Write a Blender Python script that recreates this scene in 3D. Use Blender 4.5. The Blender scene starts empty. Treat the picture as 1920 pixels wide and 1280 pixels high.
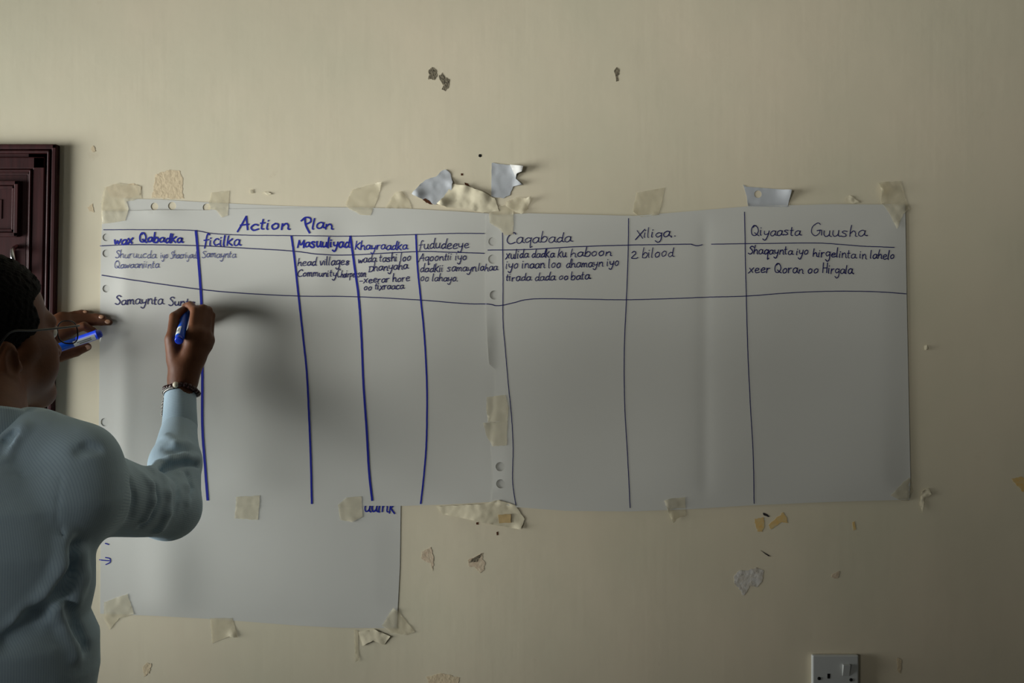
import bpy, math, random
import numpy as np
from mathutils import Vector, noise as mnoise
from mathutils.geometry import delaunay_2d_cdt

C = bpy.context.scene.collection
sc = bpy.context.scene

# ------------------------------------------------------------------ camera, light, exposure
# The written-on wall is the plane y = 0; the camera looks along +y from 1.96 m away.
DIST, CAMZ = 1.96, 1.60
FPX = 1920 * 35.0 / 36.0            # focal length in pixels (35 mm lens on 36 mm sensor)
cam_data = bpy.data.cameras.new('camera')
cam_data.lens = 35.0; cam_data.sensor_width = 36.0; cam_data.sensor_fit = 'HORIZONTAL'
cam_data.clip_start = 0.02
cam = bpy.data.objects.new('camera', cam_data); C.objects.link(cam)
cam.location = (0, -DIST, CAMZ); cam.rotation_euler = (math.radians(90), 0, 0)
sc.camera = cam

world = bpy.data.worlds.new('world'); sc.world = world; world.use_nodes = True
world.node_tree.nodes['Background'].inputs[0].default_value = (0.80, 0.88, 1.0, 1)
world.node_tree.nodes['Background'].inputs[1].default_value = 0.02

def area(name, loc, target, sx, sy, power, col):
    l = bpy.data.lights.new(name, 'AREA'); l.shape = 'RECTANGLE'; l.size = sx; l.size_y = sy
    l.energy = power; l.color = col
    o = bpy.data.objects.new(name, l); C.objects.link(o); o.location = loc
    d = Vector(target) - Vector(loc)
    o.rotation_euler = d.to_track_quat('-Z', 'Y').to_euler()
    o['kind'] = 'helper'
    return o
# daylight from two windows of the left wall: one close to the corner, one far behind the camera
WIN_X, WIN_Z0, WIN_Z1 = -2.75, 0.70, 2.05
near_win = area('window_daylight', (WIN_X - 0.10, -0.80, 1.38), (-0.14, -0.12, 1.89), 1.46, 1.30, 21, (0.97, 1.0, 1.0))
near_win.data.spread = math.radians(62)     # beam narrowed artificially so the wall dims towards its corners
far_win = area('window_daylight', (WIN_X - 0.10, -4.1, 1.7), (0.00, 0.0, 1.86), 1.5, 1.2, 1.7, (1.0, 1.0, 0.96))
far_win.data.spread = math.radians(24)  # tight beam shaped to gather brightness mid-wall, dimming towards the edges

sc.view_settings.view_transform = 'Standard'
sc.view_settings.look = 'None'
sc.view_settings.exposure = 0.0
sc.view_settings.gamma = 1.0
sc.view_settings.use_curve_mapping = False

# ------------------------------------------------------------------ helpers
S = DIST / FPX                      # metres per pixel on the wall plane (1.05 mm)
def W(px, py, h=0.0):               # a spot on the wall, h metres proud of it
    return ((px - 960) * S, -h, CAMZ - (py - 640) * S)
def P(px, py, y):                   # a spot in the room at depth y seen at (px, py)
    d = DIST + y
    return np.array(((px - 960) * d / FPX, y, CAMZ - (py - 640) * d / FPX))

def wpos(o):
    v = Vector((0, 0, 0))
    while o:
        v = v + o.location; o = o.parent
    return v
def mesh_obj(name, verts, faces, mat, parent=None, smooth=True, origin=None):
    base = wpos(parent) if parent else Vector((0, 0, 0))
    org = Vector(origin) if origin is not None else base
    va = np.asarray(verts, dtype=float) - np.array(org)
    me = bpy.data.meshes.new(name)
    me.from_pydata([tuple(v) for v in va], [], [tuple(int(i) for i in f) for f in faces])
    me.update()
    me.polygons.foreach_set('use_smooth', [smooth] * len(me.polygons))
    if mat: me.materials.append(mat)
    o = bpy.data.objects.new(name, me); C.objects.link(o)
    o.location = org - base
    if parent: o.parent = parent
    return o
def empty(name, loc):
    o = bpy.data.objects.new(name, None); C.objects.link(o); o.location = loc
    o.empty_display_size = 0.05
    return o
def tag(o, label=None, cat=None, group=None, kind=None):
    if label: o['label'] = label
    if cat: o['category'] = cat
    if group: o['group'] = group
    if kind: o['kind'] = kind
    return o

def srgb(r, g, b):
    f = lambda c: (c / 255 / 12.92) if c / 255 <= 0.04045 else ((c / 255 + 0.055) / 1.055) ** 2.4
    return (f(r), f(g), f(b), 1)

def mat(name, col, rough=0.6, spec=0.4, metal=0.0, noise=0.0, nscale=20.0, bump=0.0, bscale=60.0, stretch=(1, 1, 1), col2=None):
    m = bpy.data.materials.new(name); m.use_nodes = True
    nt = m.node_tree; b = nt.nodes['Principled BSDF']
    b.inputs['Base Color'].default_value = col
    b.inputs['Roughness'].default_value = rough
    b.inputs['Specular IOR Level'].default_value = spec
    b.inputs['Metallic'].default_value = metal
    tc = nt.nodes.new('ShaderNodeTexCoord'); mp = nt.nodes.new('ShaderNodeMapping')
    mp.inputs['Scale'].default_value = stretch
    nt.links.new(tc.outputs['Object'], mp.inputs['Vector'])
    if noise or col2:
        n = nt.nodes.new('ShaderNodeTexNoise'); n.inputs['Scale'].default_value = nscale; n.inputs['Detail'].default_value = 5
        nt.links.new(mp.outputs[0], n.inputs['Vector'])
        r = nt.nodes.new('ShaderNodeValToRGB')
        c2 = col2 or tuple(c * (1 - noise) for c in col[:3]) + (1,)
        r.color_ramp.elements[0].color = c2; r.color_ramp.elements[0].position = 0.3
        r.color_ramp.elements[1].color = col; r.color_ramp.elements[1].position = 0.7
        nt.links.new(n.outputs['Fac'], r.inputs['Fac']); nt.links.new(r.outputs[0], b.inputs['Base Color'])
    if bump:
        n2 = nt.nodes.new('ShaderNodeTexNoise'); n2.inputs['Scale'].default_value = bscale; n2.inputs['Detail'].default_value = 6
        nt.links.new(mp.outputs[0], n2.inputs['Vector'])
        bp = nt.nodes.new('ShaderNodeBump'); bp.inputs['Strength'].default_value = bump; bp.inputs['Distance'].default_value = 0.002
        nt.links.new(n2.outputs['Fac'], bp.inputs['Height']); nt.links.new(bp.outputs[0], b.inputs['Normal'])
    return m

def translucent(m, amount):
    nt = m.node_tree; out = nt.nodes['Material Output']; b = nt.nodes['Principled BSDF']
    t = nt.nodes.new('ShaderNodeBsdfTransparent'); mx = nt.nodes.new('ShaderNodeMixShader')
    mx.inputs[0].default_value = amount
    nt.links.new(b.outputs[0], mx.inputs[1]); nt.links.new(t.outputs[0], mx.inputs[2]); nt.links.new(mx.outputs[0], out.inputs['Surface'])
    return m

# wall paint: cream emulsion, mottled with faint greenish and pinkish tints and roller streaks
def wall_mat():
    m = mat('cream_wall_paint', srgb(222, 212, 184), 0.55, 0.35)
    nt = m.node_tree; b = nt.nodes['Principled BSDF']
    tc = nt.nodes.new('ShaderNodeTexCoord')
    n = nt.nodes.new('ShaderNodeTexNoise'); n.inputs['Scale'].default_value = 2.6; n.inputs['Detail'].default_value = 3
    nt.links.new(tc.outputs['Object'], n.inputs['Vector'])
    r = nt.nodes.new('ShaderNodeValToRGB')
    r.color_ramp.elements[0].color = srgb(214, 207, 180); r.color_ramp.elements[0].position = 0.3
    r.color_ramp.elements[1].color = srgb(226, 213, 186); r.color_ramp.elements[1].position = 0.7
    nt.links.new(n.outputs['Fac'], r.inputs['Fac'])
    # faint scuffs
    n3 = nt.nodes.new('ShaderNodeTexNoise'); n3.inputs['Scale'].default_value = 9; n3.inputs['Detail'].default_value = 8; n3.inputs['Roughness'].default_value = 0.7
    nt.links.new(tc.outputs['Object'], n3.inputs['Vector'])
    r3 = nt.nodes.new('ShaderNodeValToRGB'); r3.color_ramp.elements[0].position = 0.66; r3.color_ramp.elements[0].color = (0, 0, 0, 1)
    r3.color_ramp.elements[1].position = 0.86; r3.color_ramp.elements[1].color = (1, 1, 1, 1)
    nt.links.new(n3.outputs['Fac'], r3.inputs['Fac'])
    mx = nt.nodes.new('ShaderNodeMix'); mx.data_type = 'RGBA'
    nt.links.new(r3.outputs[0], mx.inputs[0]); nt.links.new(r.outputs[0], mx.inputs[6]); mx.inputs[7].default_value = srgb(196, 180, 152)
    nt.links.new(mx.outputs[2], b.inputs['Base Color'])
    mp = nt.nodes.new('ShaderNodeMapping'); mp.inputs['Scale'].default_value = (60, 10, 4)
    nt.links.new(tc.outputs['Object'], mp.inputs['Vector'])
    n2 = nt.nodes.new('ShaderNodeTexNoise'); n2.inputs['Scale'].default_value = 1.0; n2.inputs['Detail'].default_value = 4
    nt.links.new(mp.outputs[0], n2.inputs['Vector'])
    n4 = nt.nodes.new('ShaderNodeTexNoise'); n4.inputs['Scale'].default_value = 5.0; n4.inputs['Detail'].default_value = 9
    nt.links.new(tc.outputs['Object'], n4.inputs['Vector'])
    b1 = nt.nodes.new('ShaderNodeBump'); b1.inputs['Strength'].default_value = 0.035; b1.inputs['Distance'].default_value = 0.004
    b2 = nt.nodes.new('ShaderNodeBump'); b2.inputs['Strength'].default_value = 0.12; b2.inputs['Distance'].default_value = 0.015
    nt.links.new(n2.outputs['Fac'], b1.inputs['Height']); nt.links.new(n4.outputs['Fac'], b2.inputs['Height'])
    nt.links.new(b1.outputs[0], b2.inputs['Normal']); nt.links.new(b2.outputs[0], b.inputs['Normal'])
    return m
M_WALL = wall_mat()
M_PAPER = mat('white_flip_chart_paper', srgb(208, 207, 198), 0.42, 0.5, bump=0.05, bscale=14, noise=0.03, nscale=4)
M_SCRAP = mat('blue_white_paper_scrap', srgb(184, 187, 189), 0.6, 0.3, bump=0.2, bscale=30)
M_WHITE = mat('white_paper_fold', srgb(228, 226, 220), 0.6, 0.3)
M_TAPE = translucent(mat('cream_masking_tape', srgb(232, 223, 194), 0.55, 0.3, noise=0.05, nscale=60, bump=0.10, bscale=60), 0.66)
M_TAPE2 = mat('crumpled_masking_tape', srgb(226, 216, 186), 0.6, 0.3, noise=0.06, nscale=40, bump=0.2, bscale=50)
M_INK = mat('blue_marker_ink', srgb(24, 34, 150), 0.55, 0.3)
M_INKD = mat('dark_blue_pen_ink', srgb(34, 34, 92), 0.55, 0.3)
M_INKF = mat('faded_blue_pen_ink', srgb(78, 84, 140), 0.6, 0.3)
M_PLASTER = mat('bare_grey_plaster', srgb(150, 140, 118), 0.95, 0.1, col2=srgb(84, 78, 66), nscale=260, bump=1.0, bscale=300)
M_PINK = mat('pinkish_bare_plaster', srgb(196, 172, 146), 0.95, 0.1, col2=srgb(216, 202, 174), nscale=90, bump=0.6, bscale=120)
M_TAN = mat('peeled_tan_primer', srgb(222, 204, 170), 0.9, 0.1, col2=srgb(206, 188, 156), nscale=90, bump=0.5, bscale=150)
M_ORANGE = mat('orange_tape_glue', srgb(220, 178, 104), 0.7, 0.2, col2=srgb(212, 192, 142), nscale=120)
M_PENCIL = mat('dark_pencil', srgb(52, 48, 50), 0.8, 0.2)
M_RUST = mat('rust_brown', srgb(92, 54, 30), 0.8, 0.2, col2=srgb(60, 30, 16), nscale=200)
M_CHIPW = mat('greyish_filler', srgb(220, 217, 210), 0.9, 0.1, col2=srgb(190, 180, 162), nscale=80, bump=0.8, bscale=90)
M_WOOD = mat('dark_mahogany', srgb(62, 26, 26), 0.48, 0.2, stretch=(14, 14, 1.2), nscale=9, col2=srgb(44, 17, 17), bump=0.06, bscale=12)
M_METAL = mat('polished_steel', (0.7, 0.7, 0.7, 1), 0.2, 0.5, 1.0)
M_PLASTIC = mat('white_plastic', srgb(188, 190, 186), 0.35, 0.5)
M_BLACK = mat('black_hole', srgb(14, 13, 12), 0.7, 0.2)
M_SKIN = mat('dark_brown_skin', srgb(112, 70, 44), 0.55, 0.3, col2=srgb(96, 58, 37), nscale=22, bump=0.18, bscale=160)
M_HAIR = mat('black_hair', srgb(9, 8, 8), 0.85, 0.15, bump=0.9, bscale=340)
M_NAIL = mat('pale_fingernail', srgb(196, 150, 118), 0.25, 0.6)
M_EYE = mat('eye_white', srgb(220, 212, 200), 0.2, 0.5)
M_TROUSER = mat('dark_trouser_cloth', srgb(38, 40, 48), 0.9, 0.2, bump=0.2, bscale=300)
M_SHOE = mat('black_leather', srgb(22, 20, 19), 0.35, 0.5)
M_PEN = mat('bright_blue_plastic', srgb(20, 92, 220), 0.28, 0.5)
M_PEND = mat('deep_blue_plastic', srgb(20, 58, 190), 0.3, 0.5)
M_LABEL = mat('white_pen_label', srgb(226, 230, 226), 0.35, 0.5)
M_GREY = mat('grey_print', srgb(132, 136, 138), 0.5, 0.3)
M_BEAD = mat('dark_brown_wood_bead', srgb(54, 24, 20), 0.35, 0.5)
M_BONE = mat('ivory_bead', srgb(232, 222, 196), 0.4, 0.5)
M_SILVER = mat('tarnished_silver', srgb(170, 165, 158), 0.35, 0.5, 0.85)
M_FRAME = mat('black_spectacle_frame', srgb(16, 14, 14), 0.3, 0.5)
M_FLOOR = mat('grey_floor_tile', srgb(120, 112, 100), 0.5, 0.4, noise=0.1, nscale=6)
M_CEIL = mat('ceiling_paint', srgb(205, 202, 192), 0.9, 0.2, noise=0.04, nscale=3)
M_LENS = bpy.data.materials.new('spectacle_glass'); M_LENS.use_nodes = True
nt = M_LENS.node_tree; nt.nodes.remove(nt.nodes['Principled BSDF'])
_t = nt.nodes.new('ShaderNodeBsdfTransparent'); _g = nt.nodes.new('ShaderNodeBsdfGlossy'); _g.inputs['Roughness'].default_value = 0.05
_t.inputs[0].default_value = (0.88, 0.9, 0.9, 1)
_m = nt.nodes.new('ShaderNodeMixShader'); _m.inputs[0].default_value = 0.07
nt.links.new(_t.outputs[0], _m.inputs[1]); nt.links.new(_g.outputs[0], _m.inputs[2]); nt.links.new(_m.outputs[0], nt.nodes['Material Output'].inputs['Surface'])

def shirt_mat():
    m = bpy.data.materials.new('pale_blue_striped_cotton'); m.use_nodes = True
    nt = m.node_tree; b = nt.nodes['Principled BSDF']; b.inputs['Roughness'].default_value = 0.85
    b.inputs['Specular IOR Level'].default_value = 0.2
    a = nt.nodes.new('ShaderNodeAttribute'); a.attribute_name = 'stripe'
    sep = nt.nodes.new('ShaderNodeSeparateXYZ'); nt.links.new(a.outputs['Vector'], sep.inputs[0])
    def wave(sock, freq):
        mu = nt.nodes.new('ShaderNodeMath'); mu.operation = 'MULTIPLY'; mu.inputs[1].default_value = freq
        si = nt.nodes.new('ShaderNodeMath'); si.operation = 'SINE'
        nt.links.new(sock, mu.inputs[0]); nt.links.new(mu.outputs[0], si.inputs[0])
        r = nt.nodes.new('ShaderNodeMapRange'); r.inputs[1].default_value = -0.3; r.inputs[2].default_value = 0.9
        nt.links.new(si.outputs[0], r.inputs[0]); return r.outputs[0]
    s1 = wave(sep.outputs[0], 2 * math.pi / 0.0034)
    s2 = wave(sep.outputs[1], 2 * math.pi / 0.0034)
    mxm = nt.nodes.new('ShaderNodeMath'); mxm.operation = 'MAXIMUM'
    nt.links.new(s1, mxm.inputs[0]); nt.links.new(s2, mxm.inputs[1])
    mx = nt.nodes.new('ShaderNodeMix'); mx.data_type = 'RGBA'
    mx.inputs[6].default_value = srgb(196, 218, 230); mx.inputs[7].default_value = srgb(176, 201, 217)
    nt.links.new(mxm.outputs[0], mx.inputs[0]); nt.links.new(mx.outputs[2], b.inputs['Base Color'])
    tc = nt.nodes.new('ShaderNodeTexCoord')
    n = nt.nodes.new('ShaderNodeTexNoise'); n.inputs['Scale'].default_value = 16; n.inputs['Detail'].default_value = 5
    nt.links.new(tc.outputs['Object'], n.inputs['Vector'])
    bp = nt.nodes.new('ShaderNodeBump'); bp.inputs['Strength'].default_value = 0.25; bp.inputs['Distance'].default_value = 0.01
    nt.links.new(n.outputs['Fac'], bp.inputs['Height']); nt.links.new(bp.outputs[0], b.inputs['Normal'])
    return m
M_SHIRT = shirt_mat()

# ---- mesh builders
def box_v(x0, x1, y0, y1, z0, z1):
    v = [(x, y, z) for x in (x0, x1) for y in (y0, y1) for z in (z0, z1)]
    f = [(0, 1, 3, 2), (4, 6, 7, 5), (0, 4, 5, 1), (2, 3, 7, 6), (0, 2, 6, 4), (1, 5, 7, 3)]
    return v, f
def join(*parts):
    V, F = [], []
    for v, f in parts:
        k = len(V); V += [tuple(p) for p in v]; F += [tuple(i + k for i in q) for q in f]
    return V, F
def bevel(o, w, seg=2):
    b = o.modifiers.new('bevel', 'BEVEL'); b.width = w; b.segments = seg; b.limit_method = 'ANGLE'; return o
def basis(d):
    d = np.asarray(d, float); d = d / np.linalg.norm(d)
    a = np.array((0, 0, 1.0)) if abs(d[2]) < 0.9 else np.array((1.0, 0, 0))
    u = np.cross(a, d); u /= np.linalg.norm(u); return d, u, np.cross(d, u)
def lathe(a, b, prof, n=32, caps=True):       # prof: (t along a->b in metres, radius)
    a = np.asarray(a, float); d, u, w = basis(np.asarray(b) - a)
    V, F = [], []
    for t, r in prof:
        for k in range(n):
            an = 2 * math.pi * k / n
            V.append(a + d * t + r * (math.cos(an) * u + math.sin(an) * w))
    for i in range(len(prof) - 1):
        for k in range(n):
            k2 = (k + 1) % n
            F.append((i * n + k, i * n + k2, (i + 1) * n + k2, (i + 1) * n + k))
    if caps:
        F.append(tuple(range(n - 1, -1, -1))); F.append(tuple((len(prof) - 1) * n + k for k in range(n)))
    return V, F
def tube(pts, r, n=10, closed=False):
    pts = [np.asarray(p, float) for p in pts]; N = len(pts); V, F = [], []
    rr = r if hasattr(r, '__len__') else [r] * N
    up = None
    for i, p in enumerate(pts):
        t = (pts[(i + 1) % N] - pts[i - 1]) if (closed or 0 < i < N - 1) else (pts[1] - pts[0] if i == 0 else pts[-1] - pts[-2])
        t = t / np.linalg.norm(t)
        if up is None: up = basis(t)[1]
        u = up - t * np.dot(up, t); u /= np.linalg.norm(u); up = u; w = np.cross(t, u)
        for k in range(n):
            an = 2 * math.pi * k / n
            V.append(p + rr[i] * (math.cos(an) * u + math.sin(an) * w))
    for i in range(N if closed else N - 1):
        for k in range(n):
            k2 = (k + 1) % n; j = (i + 1) % N
            F.append((i * n + k, i * n + k2, j * n + k2, j * n + k))
    if not closed:
        F.append(tuple(range(n - 1, -1, -1))); F.append(tuple((N - 1) * n + k for k in range(n)))
    return V, F
def ball(c, r, n=14, m=9, sc3=(1, 1, 1)):
    V, F = [], []
    for i in range(m + 1):
        th = math.pi * i / m
        for k in range(n):
            a = 2 * math.pi * k / n
            V.append((c[0] + r * sc3[0] * math.sin(th) * math.cos(a), c[1] + r * sc3[1] * math.sin(th) * math.sin(a), c[2] + r * sc3[2] * math.cos(th)))
    for i in range(m):
        for k in range(n):
            k2 = (k + 1) % n
            F.append((i * n + k, (i + 1) * n + k, (i + 1) * n + k2, i * n + k2))
    return V, F
def catmull(pts, sub=6, closed=False):
    pts = [np.asarray(p, float) for p in pts]
    if len(pts) < 3: return [pts[0] + (pts[1] - pts[0]) * i / sub for i in range(sub + 1)] if len(pts) == 2 else pts
    out = []; n = len(pts); rng = range(n) if closed else range(n - 1)
    g = (lambda i: pts[i % n]) if closed else (lambda i: pts[min(max(i, 0), n - 1)])
    for i in rng:
        p0, p1, p2, p3 = g(i - 1), g(i), g(i + 1), g(i + 2)
        for s in range(sub):
            t = s / sub
            out.append(0.5 * (2 * p1 + (p2 - p0) * t + (2 * p0 - 5 * p1 + 4 * p2 - p3) * t * t + (3 * p1 - p0 - 3 * p2 + p3) * t ** 3))
    if not closed: out.append(pts[-1])
    return out

# ------------------------------------------------------------------ the room
def plain(name, v, f, m, parent=None): return mesh_obj(name, v, f, m, parent, smooth=False)
wall_back = tag(plain('wall_back', *box_v(-2.75, 2.6, 0.0, 0.15, 0, 2.9), M_WALL), 'cream painted plaster wall with peeled patches and tape marks', kind='structure')
tag(plain('floor', *box_v(-2.90, 2.6, -5.2, 0.15, -0.1, 0), M_FLOOR), kind='structure')
tag(plain('ceiling', *box_v(-2.90, 2.6, -5.2, 0.15, 2.9, 3.0), M_CEIL), kind='structure')
tag(plain('wall_left', *join(box_v(-2.90, -2.75, -5.2, -0.0, 0, WIN_Z0), box_v(-2.90, -2.75, -5.2, 0.0, WIN_Z1, 2.9), box_v(-2.90, -2.75, -0.045, 0.0, WIN_Z0, WIN_Z1),
     box_v(-2.90, -2.75, -3.3, -1.56, WIN_Z0, WIN_Z1), box_v(-2.90, -2.75, -5.2, -4.9, WIN_Z0, WIN_Z1)), M_WALL), kind='structure')

# ------------------------------------------------------------------ wooden door at the left edge
dt = math.radians(1.0)              # the old frame leans a little
DX, DZ = W(113.5, 273)[0], W(113.5, 273)[2]
def lean(v):
    out = []
    for x, y, z in v:
        rx, rz = x - DX, z - DZ
        out.append((DX + rx + rz * math.tan(dt), y, z))
    return out
door = tag(empty('door_1', (DX - 0.45, 0, 0)), 'dark mahogany door with moulded frame', kind='structure')
LW = 0.94
def frame_ring(x_in, x_out, y0, y1):    # a three-sided ring (two jambs and head), offsets measured inward from the outer edge
    parts = [box_v(DX - x_out, DX - x_in, y0, y1, 0.0, DZ - x_in),
             box_v(DX - LW + x_in, DX - LW + x_out, y0, y1, 0.0, DZ - x_in),
             box_v(DX - LW + x_in, DX - x_in, y0, y1, DZ - x_out, DZ - x_in)]
    v, f = join(*parts); return lean(v), f
parts = [frame_ring(0.0, 0.060, -0.010, 0.0), frame_ring(0.0, 0.010, -0.017, -0.008), frame_ring(0.012, 0.018, -0.019, -0.008), frame_ring(0.024, 0.048, -0.013, -0.008), frame_ring(0.049, 0.054, -0.016, -0.008)]
o = mesh_obj('door_frame', *join(*parts), M_WOOD, door, smooth=False); bevel(o, 0.0025)
lx0, lx1, lz1 = DX - LW + 0.060, DX - 0.060, DZ - 0.060
v, f = box_v(lx0, lx1, -0.010, -0.0005, 0.01, lz1); o = mesh_obj('door_leaf', lean(v), f, M_WOOD, door, smooth=False)
def panel(x0, x1, z0, z1):
    ps = []
    for ins, w, y in ((0.0, 0.008, -0.020), (0.009, 0.006, -0.015)):
        a0, a1, b0, b1 = x0 + ins, x1 - ins, z0 + ins, z1 - ins
        ps += [box_v(a0, a0 + w, y, -0.009, b0, b1), box_v(a1 - w, a1, y, -0.009, b0, b1), box_v(a0, a1, y, -0.009, b0, b0 + w), box_v(a0, a1, y, -0.009, b1 - w, b1)]
    a0, a1, b0, b1 = x0 + 0.035, x1 - 0.035, z0 + 0.035, z1 - 0.035
    ps.append(box_v(a0, a1, -0.0115, -0.009, b0, b1))
    v, f = join(*ps); return lean(v), f
zt = W(0, 445)[2]
for pz0, pz1 in ((zt, lz1 - 0.012), (1.00, zt - 0.10), (0.15, 0.90)):
    o = mesh_obj('door_panel', *panel(lx0 + 0.07, lx1 - 0.012, pz0, pz1), M_WOOD, door, smooth=False); bevel(o, 0.002)
# steel pull handle with a black keyhole plate beside it
hp = [W(37, 463, 0.011), W(39, 470, 0.030), W(43, 482, 0.040), W(45, 494, 0.040), W(46, 508, 0.030), W(46, 516, 0.011)]
tag(mesh_obj('door_handle', *tube(catmull(hp, 5), 0.0045, 12), M_METAL, door), 'steel pull handle')
v, f = box_v(W(27, 0)[0], W(34.5, 0)[0], -0.016, -0.009, W(0, 512)[2], W(0, 470)[2]); tag(bevel(mesh_obj('lock_plate', v, f, M_BLACK, door, smooth=False), 0.001), 'black lock plate')

# ------------------------------------------------------------------ paper sheets
def inside(poly, x, y):
    c = False; n = len(poly); j = n - 1
    for i in range(n):
        xi, yi = poly[i]; xj, yj = poly[j]
        if (yi > y) != (yj > y) and x < (xj - xi) * (y - yi) / (yj - yi + 1e-12) + xi: c = not c
        j = i
    return c
def g(px, py, cx, cy, rx, ry): return math.exp(-((px - cx) / rx) ** 2 - ((py - cy) / ry) ** 2)
def densify(poly, step, jit=0.0, rng=None):
    out = []
    for (x0, y0), (x1, y1) in zip(poly, poly[1:] + poly[:1]):
        L = math.hypot(x1 - x0, y1 - y0); n = max(1, int(L / step))
        for i in range(n):
            t = i / n; jx = jy = 0
            if jit and i: jx, jy = rng.uniform(-jit, jit), rng.uniform(-jit, jit)
            out.append((x0 + (x1 - x0) * t + jx, y0 + (y1 - y0) * t + jy))
    return out
def circle(cx, cy, r, n=20): return [(cx + r * math.cos(2 * math.pi * k / n), cy + r * math.sin(2 * math.pi * k / n)) for k in range(n)]
def sheet(name, outline, depth, m, parent=None, res=12.0, holes=(), thick=0.0004, jit=0.0, seed=1):
    rng = random.Random(seed)
    loop = densify(outline, res, jit, rng)
    pts, edges = [], []
    for lp in [loop] + [circle(*h) for h in holes]:
        k = len(pts); pts += lp; edges += [(k + i, k + (i + 1) % len(lp)) for i in range(len(lp))]
    x0, x1 = min(p[0] for p in loop), max(p[0] for p in loop); y0, y1 = min(p[1] for p in loop), max(p[1] for p in loop)
    y = y0 + res / 2; row = 0
    while y < y1:
        x = x0 + (res / 2 if row % 2 else res)
        while x < x1:
            if inside(loop, x, y) and not any(math.hypot(x - h[0], y - h[1]) < h[2] * 1.25 for h in holes): pts.append((x, y))
            x += res
        y += res * 0.87; row += 1
    ve, _, fa, *_r = delaunay_2d_cdt([Vector(p) for p in pts], edges, [], 0, 1e-6)
    V = [W(p.x, p.y, depth(p.x, p.y)) for p in ve]; F = []
    for t in fa:
        cx = sum(ve[i].x for i in t) / 3; cy = sum(ve[i].y for i in t) / 3
        if inside(loop, cx, cy) and not any(math.hypot(cx - h[0], cy - h[1]) < h[2] * 0.98 for h in holes):
            a, b, c = (np.array(V[i]) for i in t)
            F.append(tuple(t) if np.cross(b - a, c - a)[1] < 0 else tuple(reversed(t)))
    cx, cy = (x0 + x1) / 2, (y0 + y1) / 2
    o = mesh_obj(name, V, F, m, parent, smooth=True, origin=None if parent else W(cx, cy, 0.0))
    md = o.modifiers.new('paper', 'SOLIDIFY'); md.thickness = thick; md.offset = -1
    es = o.modifiers.new('crisp_edge', 'EDGE_SPLIT'); es.split_angle = math.radians(50)
    return o

OUT_L = [(193, 396), (230, 396), (300, 394), (390, 394), (430, 392), (560, 390), (660, 389), (760, 391), (850, 396), (912, 400), (948, 404), (950, 560), (952, 700), (952, 930), (926, 940),
         (840, 945), (750, 948), (560, 947), (380, 945), (186, 943), (186, 800), (188, 600), (190, 460)]
OUT_R = [(912, 404), (990, 400), (1190, 405), (1400, 387), (1560, 383), (1696, 384), (1699, 560), (1703, 760), (1706, 895), (1704, 936), (1560, 940), (1400, 947), (1290, 954), (1180, 958), (1060, 957), (968, 950), (922, 940),
         (925, 900), (921, 838), (928, 745), (930, 694), (917, 682), (914, 640), (911, 565), (910, 470)]
OUT_B = [(192, 430), (748, 430), (752, 900), (750, 1060), (744, 1177), (640, 1176), (560, 1172), (480, 1166), (400, 1160), (300, 1154), (188, 1150)]
OUT_S = [(232, 372), (300, 374), (400, 380), (530, 386), (660, 389), (660, 420), (240, 420), (238, 394)]
def taper(px, py, poly_x0, poly_x1, poly_y0, poly_y1, e=45):
    d = min(px - poly_x0, poly_x1 - px, py - poly_y0, poly_y1 - py)
    return max(0.0, min(1.0, d / e))
def dep_strip(px, py): return 0.0009
def dep_b(px, py):
    t = taper(px, py, 188, 750, 430, 1172) * max(0.0, min(1.0, (py - 950) / 60))
    return 0.0008 + t * (0.0009 + 0.0045 * g(px, py, 318, 1080, 50, 120) + 0.0012 * g(px, py, 560, 1050, 120, 120)) + 0.0012 * g(px, py, 600, 1176, 90, 12)
def dep_l(px, py):
    t = taper(px, py, 188, 955, 392, 945)
    h = 0.0018 + t * (0.0012 + 0.0016 * g(px, py, 600, 430, 26, 110) + 0.0014 * g(px, py, 700, 480, 40, 160) + 0.0012 * g(px, py, 235, 760, 18, 320)
        + 0.0009 * math.sin(px / 43.0 + py / 310.0) + 0.0007 * math.sin(py / 61.0 - px / 190.0) + 0.0018 * g(px, py, 470, 830, 60, 160))
    h += 0.0022 * g(px, py, 300, 396, 38, 14)       # the sagging torn top edge
    return max(h, 0.0014)
def dep_r(px, py):
    t = taper(px, py, 905, 1700, 395, 945)
    h = 0.0030 + t * (0.0010 + 0.0009 * math.sin(px / 57.0 + py / 240.0) + 0.0006 * math.sin(py / 73.0 + 1.0) - 0.0016 * math.exp(-abs(px - 1322) / 14.0))
    h += 0.0030 * g(px, py, 914, 650, 9, 60)
    if px < 990: h = max(h, dep_l(px, py) * max(0, min(1, (990 - px) / 36)) + 0.0008)
    return h
SURF = [(OUT_S, dep_strip), (OUT_B, dep_b), (OUT_L, dep_l), (OUT_R, dep_r)]
def top_surface(px, py):
    h = 0.0
    for poly, d in SURF:
        if inside(poly, px, py): h = max(h, d(px, py))
    return h

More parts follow.
